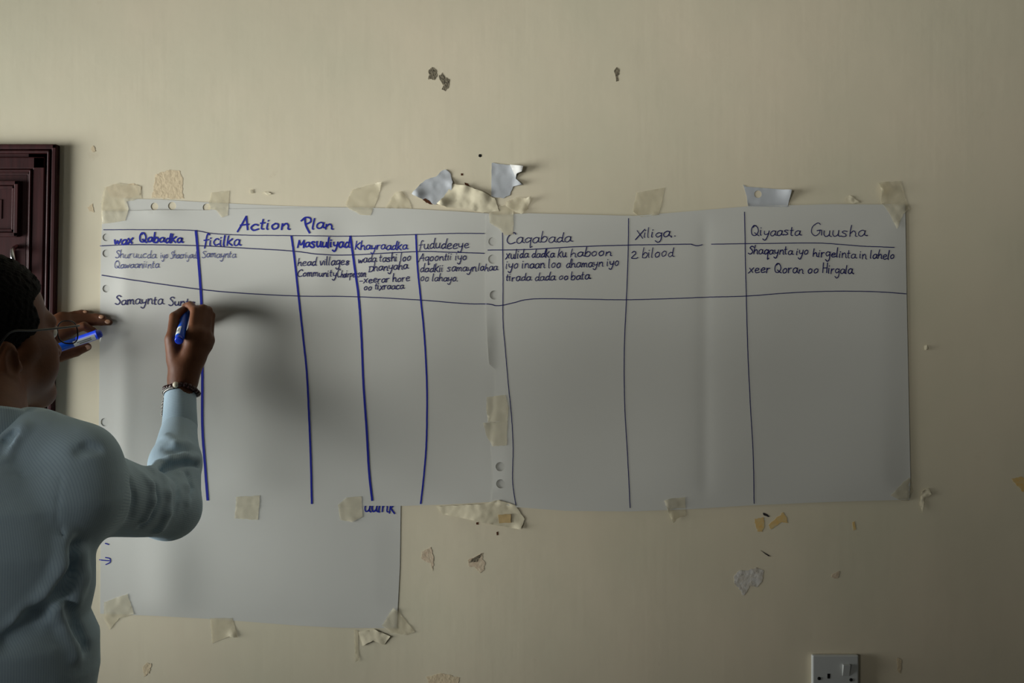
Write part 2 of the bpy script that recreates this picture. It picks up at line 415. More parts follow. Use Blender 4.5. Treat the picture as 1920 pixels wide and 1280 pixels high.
strip = tag(sheet('paper_strip', OUT_S, dep_strip, M_PAPER, holes=((290, 387, 7), (323, 386, 7.5), (388, 389, 7.5)), res=10),
            'narrow torn white strip with punched holes behind the top left sheet', 'paper strip')
low = tag(sheet('flip_chart_sheet', OUT_B, dep_b, M_PAPER), 'mostly blank white flip chart sheet hanging lowest under the others', 'paper sheet')
left = tag(sheet('flip_chart_sheet', OUT_L, dep_l, M_PAPER, holes=((200, 445, 7), (200, 475, 7), (200, 541, 7), (197, 791, 7.5)), res=11),
           'white flip chart sheet headed with the Action plan title, left of the pair', 'paper sheet')
right = tag(sheet('flip_chart_sheet', OUT_R, dep_r, M_PAPER, holes=((924, 453, 8), (924, 486, 8.5), (927, 553, 8.5), (938, 874, 8.5), (939, 906, 8.5)), res=11),
            'white flip chart sheet with three wide handwritten columns, right of the pair', 'paper sheet')

# ------------------------------------------------------------------ ink: ruled lines and handwriting
INK_H = 0.0007
def ribbon(paths, surf):                # paths: list of (points px, width px)
    V, F = [], []
    for pts, w in paths:
        pts = [np.asarray(p, float)[:2] for p in pts]; n = len(pts); k = len(V)
        if n < 2: continue
        for i, p in enumerate(pts):
            t = pts[min(i + 1, n - 1)] - pts[max(i - 1, 0)]; L = np.linalg.norm(t)
            t = t / L if L > 1e-9 else np.array((1.0, 0))
            nn = np.array((-t[1], t[0])) * w / 2
            if i == 0: p = p - t * w * 0.35
            if i == n - 1: p = p + t * w * 0.35
            for q in (p + nn, p - nn): V.append(W(q[0], q[1], surf(q[0], q[1]) + INK_H))
        F += [(k + 2 * i, k + 2 * i + 1, k + 2 * i + 3, k + 2 * i + 2) for i in range(n - 1)]
    return V, F
def ink(name, parent, paths, m, surf=top_surface, label=None):
    o = mesh_obj(name, *ribbon(paths, surf), m, parent, smooth=False)
    if label: o['label'] = label
    return o
def rline(parent, pts, w, m, wob=0.25, seed=0):
    rng = random.Random(seed + int(pts[0][0]))
    pp = [];
    for p in catmull(pts, 12): pp.append((p[0] + rng.uniform(-wob, wob) * 0.5, p[1] + rng.uniform(-wob, wob) * 0.5))
    return ink('ruled_line', parent, [(pp, w)], m)

rline(left, [(195, 431), (280, 431), (360, 432), (400, 438), (460, 441), (545, 442), (660, 443), (780, 440), (850, 438), (908, 438)], 1.5, M_INKD)
rline(left, [(188, 461), (260, 459), (380, 461), (470, 466), (550, 471), (600, 477), (660, 478), (780, 472), (840, 473), (908, 475)], 1.7, M_INKD)
rline(left, [(192, 516), (270, 528), (380, 543), (460, 550), (560, 555), (660, 556), (780, 562), (870, 569), (915, 570), (930, 573), (944, 572)], 1.7, M_INKD)
rline(left, [(368, 433), (373, 490), (378, 560), (380, 640), (380, 700), (380, 800), (385, 870), (390, 936)], 4.6, M_INK)
rline(left, [(547, 443), (552, 480), (561, 560), (570, 640), (576, 700), (580, 780), (583, 860), (585, 943)], 3.6, M_INK)
rline(left, [(657, 443), (665, 500), (673, 560), (678, 630), (682, 720), (688, 810), (692, 880), (698, 937)], 4.0, M_INK)
rline(left, [(780, 440), (783, 500), (789, 560), (795, 620), (799, 680), (801, 740), (800, 820), (796, 880), (789, 943)], 3.0, M_INK)
rline(right, [(942, 437), (943, 520), (943, 600), (947, 650), (953, 720), (959, 780), (962, 840), (961, 900), (967, 945)], 1.5, M_INKD)
rline(right, [(1178, 410), (1177, 480), (1174, 560), (1170, 660), (1171, 760), (1176, 850), (1181, 951)], 1.6, M_INKD)
rline(right, [(1395, 398), (1396, 480), (1398, 560), (1401, 660), (1406, 760), (1411, 850), (1413, 943)], 1.6, M_INKD)
rline(right, [(915, 469), (990, 468), (1080, 463), (1170, 460), (1230, 459), (1290, 458), (1297, 459), (1306, 461), (1316, 459)], 1.7, M_INKD)
rline(right, [(1333, 458), (1420, 457), (1530, 456), (1580, 459), (1620, 462), (1675, 464)], 1.6, M_INKD)
rline(right, [(944, 572), (965, 567), (985, 562), (1020, 560), (1100, 561), (1170, 562), (1250, 560), (1330, 557), (1400, 555), (1480, 549), (1560, 546), (1640, 547), (1700, 551)], 1.6, M_INKD)

GL = {
 'a': [[(.72, .8), (.45, 1), (.12, .72), (.1, .22), (.35, 0), (.62, .3), (.74, .92)], [(.74, .92), (.72, .25), (.98, .08)]],
 'b': [[(.18, 1.9), (.12, .9), (.12, .1)], [(.12, .5), (.42, 1), (.78, .65), (.55, .05), (.12, .1)]],
 'c': [[(.72, .85), (.4, 1), (.1, .5), (.35, 0), (.78, .2)]],
 'd': [[(.7, .75), (.4, .95), (.1, .45), (.32, 0), (.68, .4)], [(.8, 1.9), (.7, .9), (.7, .2), (.92, .05)]],
 'e': [[(.1, .48), (.58, .6), (.66, .88), (.38, 1), (.1, .55), (.3, .02), (.8, .2)]],
 'f': [[(.8, 1.7), (.52, 1.85), (.36, 1.3), (.3, .4), (.2, -.35)], [(.02, .85), (.7, .95)]],
 'g': [[(.7, .8), (.42, 1), (.1, .6), (.32, .1), (.7, .5)], [(.75, .95), (.72, -.4), (.42, -.95), (.08, -.6)]],
 'h': [[(.18, 1.9), (.1, .9), (.1, 0)], [(.1, .45), (.42, .95), (.66, .6), (.66, .1), (.85, 0)]],
 'i': [[(.15, 1), (.12, .2), (.34, .05)], [(.2, 1.38), (.24, 1.48)]],
 'k': [[(.2, 1.8), (.12, .9), (.1, 0)], [(.72, 1.25), (.18, .6)], [(.18, .6), (.75, 0)]],
 'l': [[(.2, 1.9), (.12, .9), (.12, .15), (.34, .02)]],
 'm': [[(.08, .95), (.1, 0)], [(.1, .55), (.32, .98), (.48, .7), (.48, .05)], [(.48, .55), (.72, .98), (.9, .7), (.9, .1), (1.05, 0)]],
 'n': [[(.1, .95), (.1, 0)], [(.1, .5), (.42, .98), (.66, .65), (.68, .1), (.85, 0)]],
 'o': [[(.4, 1), (.1, .6), (.25, .02), (.62, .25), (.66, .8), (.4, 1)]],
 'p': [[(.12, .95), (.1, 0), (.08, -.9)], [(.1, .6), (.42, 1), (.72, .6), (.45, .05), (.12, .15)]],
 'q': [[(.7, .8), (.42, 1), (.1, .6), (.32, .08), (.7, .5)], [(.76, .98), (.74, 0), (.76, -.9), (.95, -.7)]],
 'r': [[(.1, .95), (.12, 0)], [(.12, .5), (.35, .9), (.66, .92)]],
 's': [[(.68, .88), (.38, 1), (.16, .78), (.5, .48), (.6, .18), (.35, 0), (.06, .12)]],
 't': [[(.3, 1.6), (.24, .8), (.26, .15), (.55, .05)], [(.02, 1.0), (.6, 1.05)]],
 'u': [[(.1, .95), (.1, .35), (.32, .02), (.62, .3), (.68, .95)], [(.68, .95), (.68, .2), (.9, .02)]],
 'v': [[(.06, .95), (.34, 0), (.7, 1)]],
 'w': [[(.06, .95), (.24, .05), (.48, .75), (.68, .05), (.98, 1)]],
 'x': [[(.08, 1), (.66, 0)], [(.72, 1.05), (.3, .35), (-.02, -.15)]],
 'y': [[(.08, .95), (.14, .4), (.4, .25), (.66, .5)], [(.72, .98), (.64, 0), (.38, -.85), (.02, -.6)]],
 'A': [[(-.05, -.25), (.3, .9), (.62, 2.0)], [(.62, 2.0), (.74, 1.0), (.86, 0)], [(.16, .7), (.9, .8)]],
 'C': [[(1.0, 1.6), (.7, 1.9), (.2, 1.3), (.12, .5), (.5, 0), (1.05, .25)]],
 'D': [[(.12, 1.3), (.12, 0)], [(.0, 1.2), (.6, 1.2), (.85, .7), (.55, .05), (.05, .0)]],
 'G': [[(1.0, 1.75), (.7, 2.0), (.2, 1.4), (.15, .5), (.55, 0), (.95, .4), (1.0, .8)], [(.7, .8), (1.15, .85), (1.2, .1)]],
 'H': [[(.1, 1.9), (.1, 0)], [(.8, 1.9), (.75, 0)], [(.1, .9), (.8, .95)]],
 'K': [[(.15, 1.8), (.1, 0)], [(.8, 1.5), (.15, .75)], [(.15, .75), (.85, 0)]],
 'M': [[(.05, 0), (.15, 1.4)], [(.15, 1.4), (.5, .5), (.9, 1.4)], [(.9, 1.4), (1.0, 0)]],
 'P': [[(.25, 1.8), (.4, .6), (.85, -.75)], [(-.1, 1.4), (.3, 2.0), (.8, 1.85), (.85, 1.2), (.35, .75)]],
 'Q': [[(.7, 1.75), (.35, 1.8), (.08, 1.1), (.2, .2), (.65, .05), (1.0, .7), (.9, 1.4), (.55, 1.8), (.3, 1.5)], [(.5, .55), (.8, .2), (1.15, -.05)]],
 'S': [[(.85, 1.5), (.5, 1.75), (.2, 1.4), (.55, .95), (.75, .45), (.4, 0), (.02, .2)]],
 'X': [[(.1, 1.5), (.8, 0)], [(.95, 1.7), (.4, .6), (0, -.2)]],
 '2': [[(.1, 1.1), (.4, 1.4), (.65, 1.0), (.3, .4), (.1, .0), (.7, -.1), (.95, .1)]],
 '8': [[(.6, .9), (.35, 1), (.2, .75), (.6, .35), (.4, 0), (.12, .2), (.45, .6), (.65, .85)]],
 '.': [[(.1, .05), (.2, .12), (.22, .02)]],
 '-': [[(.05, .55), (.6, .55)]],
 '>': [[(0, .6), (.5, .5), (1.0, .45)], [(.6, 1.0), (1.05, .8), (1.1, .2), (.7, -.2)]],
}
ADV = {'m': 1.15, 'w': 1.1, 'i': .42, 'l': .42, '.': .4, ' ': .55, 't': .6, 'A': 1.05, 'C': 1.15, 'G': 1.35, 'M': 1.15, 'P': 1.05, 'Q': 1.25, 'K': .95, 'H': 1.0, 'f': .75, 'r': .72, '-': .8}
def text_paths(txt, x0, y0, x1, y1, xh, w, seed=0, slant=0.10):
    rng = random.Random(seed * 977 + len(txt) * 31 + int(x0))
    tot = sum(ADV.get(c, .9) for c in txt); kx = (x1 - x0) / tot; x = 0.0; paths = []
    for c in txt:
        a = ADV.get(c, .9)
        if c in GL:
            s = xh * rng.uniform(.88, 1.1); dy = rng.uniform(-.10, .10) * xh; sl = slant + rng.uniform(-.06, .06)
            for st in GL[c]:
                pp = []
                for (gx, gy) in (catmull(st, 5) if len(st) > 2 else [np.array(p) for p in st]):
                    px = x0 + (x + gx * min(1.0, a / .9 if a < .9 else 1.0)) * kx + gy * sl * xh
                    t = (px - x0) / (x1 - x0)
                    pp.append((px, y0 + (y1 - y0) * t - gy * s + dy))
                paths.append((pp, w * rng.uniform(.85, 1.12)))
        x += a
    return paths
def write(name, parent, lines, m, label=None):
    ps = []
    for i, l in enumerate(lines): ps += text_paths(*l, seed=i + 3)
    return ink(name, parent, ps, m, label=label)
write('title_word', left, [('Action', 447, 432, 545, 429, 11.5, 3.0)], M_INK)
write('title_word', left, [('Plan', 566, 430, 626, 429, 11.0, 3.0)], M_INK)
write('heading_writing', left, [('wax', 214, 459, 252, 457, 9, 2.9), ('Qabadka', 262, 454, 343, 456, 9.5, 2.9)], M_INK)
write('heading_writing', left, [('ficilka', 382, 461, 451, 460, 11, 2.5)], M_INK)
write('heading_writing', left, [('Masuuliyad', 558, 464, 656, 464, 10, 2.8)], M_INK)
write('heading_writing', left, [('Khayraadka', 665, 468, 764, 468, 9, 1.9)], M_INK)
write('heading_writing', left, [('fududeeye', 785, 467, 880, 466, 9.5, 1.6)], M_INKD)
write('cell_writing', left, [('Shuruucda', 217, 484, 294, 484, 7.5, 1.1), ('iyo Shacriyada', 302, 485, 374, 484, 7, 1.1), ('Qawaaniinta', 215, 503, 300, 502, 7.5, 1.2)], M_INKF)
write('cell_writing', left, [('Samaynta', 379, 483, 443, 483, 7.5, 1.2)], M_INKF)
write('cell_writing', left, [('head village8', 558, 498, 656, 497, 8, 1.6), ('Community', 557, 518, 632, 519, 7.5, 1.6), ('Chairperson', 632, 520, 686, 519, 7.5, 1.5)], M_INKD)
write('cell_writing', left, [('wada tashi loo', 671, 493, 771, 489, 8, 1.6), ('Dhanyaha', 691, 509, 765, 504, 8, 1.6), ('-xeerar hore', 674, 531, 769, 527, 7.5, 1.6), ('oo tixraaca.', 682, 544, 761, 541, 7, 1.6)], M_INKD)
write('cell_writing', left, [('Aqoontii iyo', 785, 489, 876, 488, 8, 1.5), ('dadkii samayn', 787, 511, 894, 508, 8, 1.5), ('lahaa', 896, 508, 933, 507, 8, 1.5), ('oo lahayo.', 788, 527, 860, 527, 7.5, 1.5)], M_INKD)
write('cell_writing', left, [('Samaynta', 217, 571, 308, 570, 9.5, 1.8), ('Sunta', 317, 573, 366, 574, 8.5, 1.8)], M_INKD)
write('heading_writing', right, [('Caqabada', 948, 458, 1072, 453, 10.5, 1.6)], M_INKD)
write('heading_writing', right, [('Xiliga..', 1191, 447, 1270, 444, 10, 1.7)], M_INKD)
write('heading_writing', right, [('Qiyaasta', 1406, 443, 1500, 441, 10, 1.7), ('Guusha.', 1517, 443, 1630, 443, 11.5, 1.7)], M_INKD)
write('cell_writing', right, [('xulida dadka ku', 948, 485, 1062, 482, 8.5, 1.7), ('haboon', 1068, 482, 1147, 480, 8.5, 1.7), ('iyo inaan loo', 948, 504, 1052, 502, 8.5, 1.7), ('dhamayn iyo', 1060, 502, 1161, 498, 8.5, 1.7),
                              ('tirada dada oo', 948, 527, 1066, 525, 8, 1.6), ('bata.', 1069, 525, 1110, 523, 8.5, 1.7)], M_INKD)
write('cell_writing', right, [('2 bilood', 1182, 484, 1263, 481, 9.5, 1.6)], M_INKD)
write('cell_writing', right, [('Shaqaynta iyo', 1401, 477, 1515, 478, 8.5, 1.8), ('hirgelinta', 1522, 481, 1604, 484, 8.5, 1.8), ('in lahelo', 1610, 485, 1676, 486, 8.5, 1.8),
                              ('xeer Qoran oo', 1402, 512, 1534, 512, 9, 1.8), ('Hirgala.', 1540, 512, 1602, 514, 9, 1.8)], M_INKD)
write('arrow_mark', low, [('>', 186, 1056, 203, 1056, 10, 2.2)], M_INK)
ink('pen_mark', low, [([(198, 1018), (204, 1020)], 2.0)], M_INK)
ink('cell_writing', low, text_paths('uuink', 682, 958, 742, 961, 15, 2.6, 5), M_INK, surf=dep_b)

# ------------------------------------------------------------------ tape and paper scraps
def crumple(px, py, a, s=1.0):
    n1 = mnoise.noise(Vector((px * .055 * s, py * .055 * s, a * 900))); n2 = mnoise.noise(Vector((px * .14 * s, py * .11 * s, 7 + a * 900)))
    return a * (0.7 + 1.5 * abs(n1) + 0.7 * n2)
def piece(name, outline, label, cat, m, amp=0.0006, curls=(), res=5.0, jit=0.6, seed=1, holes=(), thick=0.0003, base=0.0004, group=None):
    def dep(px, py):
        h = top_surface(px, py) + base + crumple(px, py, amp)
        for cx, cy, r, k in curls: h += k * math.exp(-((px - cx) ** 2 + (py - cy) ** 2) / (r * r))
        return max(h, 0.0005)
    o = sheet(name, outline, dep, m, res=res, jit=jit, seed=seed, holes=holes, thick=thick)
    return tag(o, label, cat, group)
G_T = 'pieces of masking tape on the wall'
def tape(*a, m=None, **k): return piece('masking_tape', a[0], a[1], 'tape', m or M_TAPE, group=G_T, **k)
tape([(196, 352), (222, 343), (264, 349), (266, 372), (238, 378), (242, 392), (236, 414), (192, 420), (190, 382)], 'wrinkled translucent tape over the top left corner of the Action plan sheet', seed=2, amp=0.0009)
tape([(396, 361), (430, 358), (428, 404), (416, 408), (406, 394), (390, 391)], 'pale tape piece over the torn strip above the title, left of the word Action', seed=3)
tape([(648, 384), (660, 356), (690, 347), (717, 341), (706, 378), (695, 404), (676, 403), (655, 392)], 'rounded cream tape piece on the top edge above the Masuuliyad column', seed=4, curls=((716, 342, 8, .006),))
tape([(722, 390), (741, 361), (754, 359), (768, 376), (772, 391)], 'small triangular tape remnant just left of the torn blue-grey scrap', seed=5, curls=((752, 366, 7, .004),))
tape([(819, 382), (832, 370), (848, 345), (876, 349), (905, 360), (928, 372), (936, 396), (905, 399), (866, 391), (838, 389)], 'crumpled thick cream tape on the wall between the two blue-grey scraps', m=M_TAPE2, seed=6, amp=0.0018, curls=((828, 380, 10, .008), (900, 362, 16, .006), (870, 352, 14, .005)))
tape([(917, 400), (934, 388), (948, 384), (963, 391), (962, 440), (946, 442), (936, 429), (918, 418)], 'cream tape joining the tops of the two big sheets', seed=7, amp=0.001)
tape([(950, 378), (968, 370), (986, 372), (996, 369), (990, 392), (978, 402), (962, 395), (948, 386)], 'wrinkled tape curling below the blue-grey scrap with a notch, right of the joint', seed=8, amp=0.002, curls=((994, 372, 8, .008), (980, 398, 7, .005)))
tape([(1194, 361), (1246, 352), (1242, 376), (1235, 403), (1200, 407), (1187, 397)], 'faint cream tape on the top edge above the Xiliga column', seed=9, curls=((1188, 399, 6, .004),))
tape([(1646, 343), (1660, 341), (1689, 340), (1696, 366), (1706, 393), (1692, 402), (1679, 430), (1668, 404), (1652, 381)], 'large tape piece with a curled edge on the top right corner of the right sheet', seed=10, amp=0.0012, curls=((1650, 358, 11, .012), (1680, 424, 8, .003)))
tape([(1668, 928), (1690, 905), (1706, 893), (1712, 920), (1704, 938), (1690, 938)], 'clear tape over the bottom right corner of the right sheet', seed=11)
tape([(1244, 937), (1254, 934), (1284, 931), (1286, 966), (1268, 972), (1262, 980), (1252, 958)], 'tape with a twisted white edge hanging under the Xiliga column', seed=12, curls=((1250, 945, 9, .008), (1260, 972, 8, .007)), m=M_TAPE)
tape([(913, 744), (948, 740), (954, 764), (951, 788), (915, 791), (912, 768)], 'upper of the two tape squares on the seam between the big sheets', seed=13, amp=0.0008)
tape([(906, 792), (952, 788), (950, 834), (924, 836), (912, 816)], 'lower of the two tape squares on the seam, above the two punched holes', seed=14, amp=0.0008, curls=((909, 795, 6, .003),))
tape([(444, 931), (488, 928), (484, 974), (440, 971)], 'faint tape square on the bottom edge of the Action plan sheet, left one', seed=15)
tape([(634, 946), (650, 932), (678, 930), (680, 968), (660, 978), (638, 974)], 'tape piece beside the half-hidden ink letters under the Action plan sheet', seed=16, curls=((662, 976, 8, .002),))
tape([(196, 1128), (240, 1112), (252, 1150), (224, 1158), (206, 1180), (196, 1160)], 'wrinkled tape on the lower left corner of the lowest sheet', seed=17, amp=0.001)
tape([(394, 1158), (436, 1158), (446, 1194), (430, 1192), (398, 1206)], 'tape tab hanging below the lowest sheet, left of its middle', seed=18, curls=((438, 1190, 8, .005),))
tape([(716, 1172), (738, 1138), (748, 1146), (778, 1184), (760, 1190), (735, 1186)], 'folded tape across the lower right corner of the lowest sheet', seed=19, amp=0.001, curls=((742, 1142, 8, .003),))
tape([(672, 1184), (700, 1178), (732, 1192), (720, 1208), (700, 1200), (680, 1210)], 'crinkled tape under the lower right corner of the lowest sheet', seed=20, amp=0.0015, m=M_TAPE2)
tape([(664, 1180), (671, 1181), (673, 1236), (667, 1240)], 'thin vertical tape sliver hanging below the lowest sheet', seed=21, curls=((668, 1236, 8, .003),))
tape([(818, 949), (905, 944), (935, 936), (966, 946), (984, 972), (976, 992), (930, 984), (885, 974), (832, 964)], 'long pointed cream tape peeling from the wall under the joint of the sheets', seed=22, amp=0.001, curls=((900, 978, 40, .004), (976, 990, 10, .004)), m=M_TAPE2)
piece('tape_fragment', [(934, 964), (958, 963), (958, 979), (936, 980)], 'small tan square stuck on the long peeling tape', 'tape', mat('tan_tape', srgb(206, 178, 126), .6, .3, noise=.15, nscale=120), base=0.0032, seed=23)
G_S = 'torn paper scraps on the wall'
piece('paper_scrap', [(772, 364), (784, 350), (798, 337), (818, 331), (826, 322), (836, 318), (845, 326), (849, 342), (846, 360), (836, 371), (816, 384), (800, 378)], 'torn blue-grey paper scrap with a rounded top, left of the crumpled thick tape', 'paper scrap', M_SCRAP, amp=0.001, curls=((782, 364, 9, .006), (848, 345, 8, .005)), seed=31, group=G_S, jit=0.9)
o = piece('paper_scrap', [(922, 305), (950, 309), (980, 313), (979, 322), (969, 326), (967, 335), (974, 342), (980, 347), (962, 350), (956, 366), (944, 372), (921, 368)], 'square blue-grey paper scrap with a notched right side above the joint', 'paper scrap', M_SCRAP, amp=0.0008, curls=((978, 316, 14, .010), (975, 345, 9, .006)), seed=32, group=G_S)
def dep_f(px, py): return 0.0015 + 0.0100 * math.exp(-((px - 978) ** 2 + (py - 316) ** 2) / 196) + 0.0012 + crumple(px, py, .0008)
f2 = sheet('folded_corner', [(956, 309), (981, 313), (978, 323), (969, 326), (966, 332)], dep_f, M_WHITE, o, res=4); f2['label'] = 'white folded corner'
piece('paper_scrap', [(1393, 346), (1400, 350), (1440, 353), (1482, 357), (1479, 374), (1476, 388), (1402, 387), (1400, 368)], 'white paper scrap with one punched hole above the Qiyaasta column', 'paper scrap', M_SCRAP, amp=0.0004, curls=((1482, 358, 16, .010),), seed=33, holes=((1421, 364, 7),), group=G_S, jit=0.2)
for pts, lab, sd in (([(492, 361), (503, 360), (510, 364), (502, 366)], 'small curled tape crumb right of the torn strip tape, above the title', 41),
                     ([(468, 357), (474, 356), (476, 362), (470, 363)], 'tiny tape crumb nearest the torn strip tape above the title', 42),
                     ([(1583, 376), (1592, 366), (1600, 370), (1612, 380), (1598, 382)], 'frayed tape crumb on the top edge above the word Guusha', 43),
                     ([(1732, 648), (1737, 646), (1738, 655), (1733, 656)], 'tiny pale tape crumb right of the right sheet', 44),
                     ([(1728, 920), (1742, 914), (1746, 926), (1734, 932), (1728, 960), (1724, 945)], 'thin tape remnant right of the bottom right corner', 45)):
    piece('tape_fragment', pts, lab, 'tape', M_TAPE2, amp=0.002, seed=sd, res=3, jit=0.8, group='crumbs of tape')

# ------------------------------------------------------------------ damage on the wall: bare plaster, glue, pencil marks
def blotch(name, outline, m, h=0.0005, jit=1.2, seed=1, res=3.0, label=None):
    o = sheet(name, outline, lambda x, y: h, m, wall_back, res=res, jit=jit, seed=seed, thick=0.0003)
    if label: o['label'] = label
    return o
blotch('plaster_chip', [(804, 131), (810, 126), (818, 131), (820, 141), (815, 150), (808, 148), (803, 149), (804, 138)], M_PLASTER, seed=1)
blotch('plaster_chip', [(823, 141), (829, 136), (834, 145), (843, 149), (842, 160), (835, 171), (828, 168), (832, 160), (824, 149)], M_PLASTER, seed=2, jit=1.6)
blotch('plaster_chip', [(1151, 133), (1156, 126), (1161, 130), (1161, 139), (1158, 142), (1159, 152), (1155, 153), (1154, 142)], M_PLASTER, seed=3, jit=0.6)
blotch('plaster_patch', [(285, 371), (289, 346), (291, 328), (305, 322), (318, 318), (338, 321), (343, 338), (342, 358), (345, 372), (310, 372)], M_TAN, seed=4, h=0.0003, label='peeled tan primer patch')
blotch('plaster_patch', [(200, 350), (215, 345), (232, 347), (252, 344), (266, 350), (262, 366), (240, 372), (206, 368)], M_TAN, seed=5, h=0.0003, label='peeled tan primer patch')
blotch('plaster_chip', [(791, 1034), (808, 1025), (812, 1040), (813, 1056), (811, 1070), (808, 1056), (798, 1052), (790, 1046)], M_PINK, seed=6)
blotch('plaster_chip', [(877, 1050), (890, 1044), (906, 1037), (904, 1048), (909, 1053), (908, 1068), (900, 1074), (890, 1062), (880, 1062)], M_PINK, seed=7)
blotch('plaster_chip', [(878, 1054), (892, 1043), (906, 1036), (900, 1044), (896, 1052), (886, 1053)], M_PLASTER, seed=8, h=0.0008, label='dark gouge')
blotch('plaster_chip', [(1376, 1080), (1386, 1069), (1402, 1069), (1418, 1063), (1432, 1070), (1429, 1090), (1420, 1100), (1405, 1098), (1400, 1110), (1393, 1116), (1388, 1106), (1376, 1092)], M_CHIPW, seed=9)
blotch('plaster_chip', [(1560, 1076), (1566, 1074), (1574, 1070), (1572, 1082), (1564, 1084), (1558, 1082)], M_PINK, seed=10)
blotch('nail_hole', [(898, 289), (902, 289), (903, 293), (900, 295), (897, 293)], M_BLACK, seed=11, jit=0.2, res=2)
blotch('rust_mark', [(792, 374), (798, 372), (804, 376), (812, 383), (806, 383), (798, 379)], M_RUST, seed=12, h=0.0016, res=2, jit=0.5)
blotch('rust_mark', [(871, 342), (877, 344), (881, 349), (876, 349), (872, 346)], M_RUST, seed=13, h=0.0006, res=2, jit=0.5)
blotch('rust_mark', [(864, 325), (868, 325), (868, 329), (864, 329)], M_RUST, seed=14, res=2, jit=0.3)
blotch('pencil_mark', [(1430, 961), (1435, 962), (1444, 968), (1440, 969), (1431, 965)], M_PENCIL, seed=15, res=2, jit=0.4)
blotch('pencil_mark', [(1425, 1031), (1429, 1033), (1446, 1043), (1440, 1042)], M_PENCIL, seed=16, res=2, jit=0.3)
blotch('glue_stain', [(1415, 972), (1432, 970), (1433, 984), (1429, 997), (1420, 996), (1417, 986)], M_ORANGE, seed=17, label='orange glue stain')
blotch('glue_stain', [(1441, 984), (1452, 974), (1468, 960), (1474, 968), (1478, 980), (1466, 978), (1446, 992)], M_ORANGE, seed=18, label='orange glue stain')
blotch('glue_stain', [(1598, 979), (1602, 977), (1605, 992), (1600, 994)], M_ORANGE, seed=19, res=2, jit=0.4, label='orange glue stain')
blotch('glue_stain', [(1896, 897), (1912, 893), (1930, 898), (1932, 918), (1918, 922), (1905, 908)], M_ORANGE, seed=20, label='orange glue stain')
blotch('glue_stain', [(800, 1268), (830, 1262), (862, 1270), (858, 1282), (806, 1284)], M_TAN, seed=21)
blotch('scuff_mark', [(170, 280), (175, 273), (180, 284), (174, 285)], M_TAN, seed=22, res=2)
blotch('scuff_mark', [(164, 388), (174, 382), (176, 398), (168, 396)], M_TAN, seed=23, res=2)
blotch('rust_mark', [(893, 979), (897, 978), (897, 983), (893, 983)], M_RUST, seed=24, res=2, jit=0.3)
blotch('rust_mark', [(931, 997), (934, 996), (934, 1003), (931, 1003)], M_RUST, seed=25, res=2, jit=0.3)
blotch('scuff_mark', [(268, 1250), (276, 1242), (284, 1244), (280, 1262), (270, 1268)], M_TAN, seed=26, res=2)
blotch('scuff_mark', [(1682, 1232), (1690, 1236), (1688, 1262), (1682, 1256)], M_TAN, seed=27, res=2)

# ------------------------------------------------------------------ white wall socket at the bottom edge
sk = tag(empty('wall_socket', W(1563.5, 1268)), 'white plastic wall socket with rocker switch at the bottom of the wall', 'socket')
a, b = W(1520, 1225), W(1607, 1311)
v, f = box_v(a[0], b[0], -0.011, 0.0, b[2], a[2]); bevel(mesh_obj('faceplate', v, f, M_PLASTIC, sk, smooth=False), 0.003, 3)
for px, py in ((1532.5, 1268), (1592, 1270.5)):
    c = W(px, py, 0.0108); mesh_obj('screw', *lathe(c, (c[0], -1, c[2]), [(0, .0034), (.0012, .0030), (.0013, .0)], 16), M_BLACK, sk)['label'] = 'dark fixing screw'
for x0, x1, y0, y1 in ((1548, 1553, 1259, 1268), (1536, 1545, 1288, 1293), (1560, 1569, 1288, 1293)):
    p, q = W(x0, y0), W(x1, y1); v, f = box_v(p[0], q[0], -0.0114, -0.0105, q[2], p[2]); mesh_obj('pin_slot', v, f, M_BLACK, sk, smooth=False)
p, q = W(1576, 1241), W(1589, 1263)
V = [(p[0], -0.0105, p[2]), (q[0], -0.0105, p[2]), (q[0], -0.0105, q[2]), (p[0], -0.0105, q[2]), (p[0], -0.0185, p[2]), (q[0], -0.0185, p[2]), (q[0], -0.0115, q[2]), (p[0], -0.0115, q[2])]
bevel(mesh_obj('rocker_switch', V, [(4, 5, 6, 7)[::-1], (0, 1, 2, 3), (0, 4, 5, 1)[::1], (1, 5, 6, 2), (2, 6, 7, 3), (3, 7, 4, 0)], M_PLASTIC, sk, smooth=False), 0.0012)

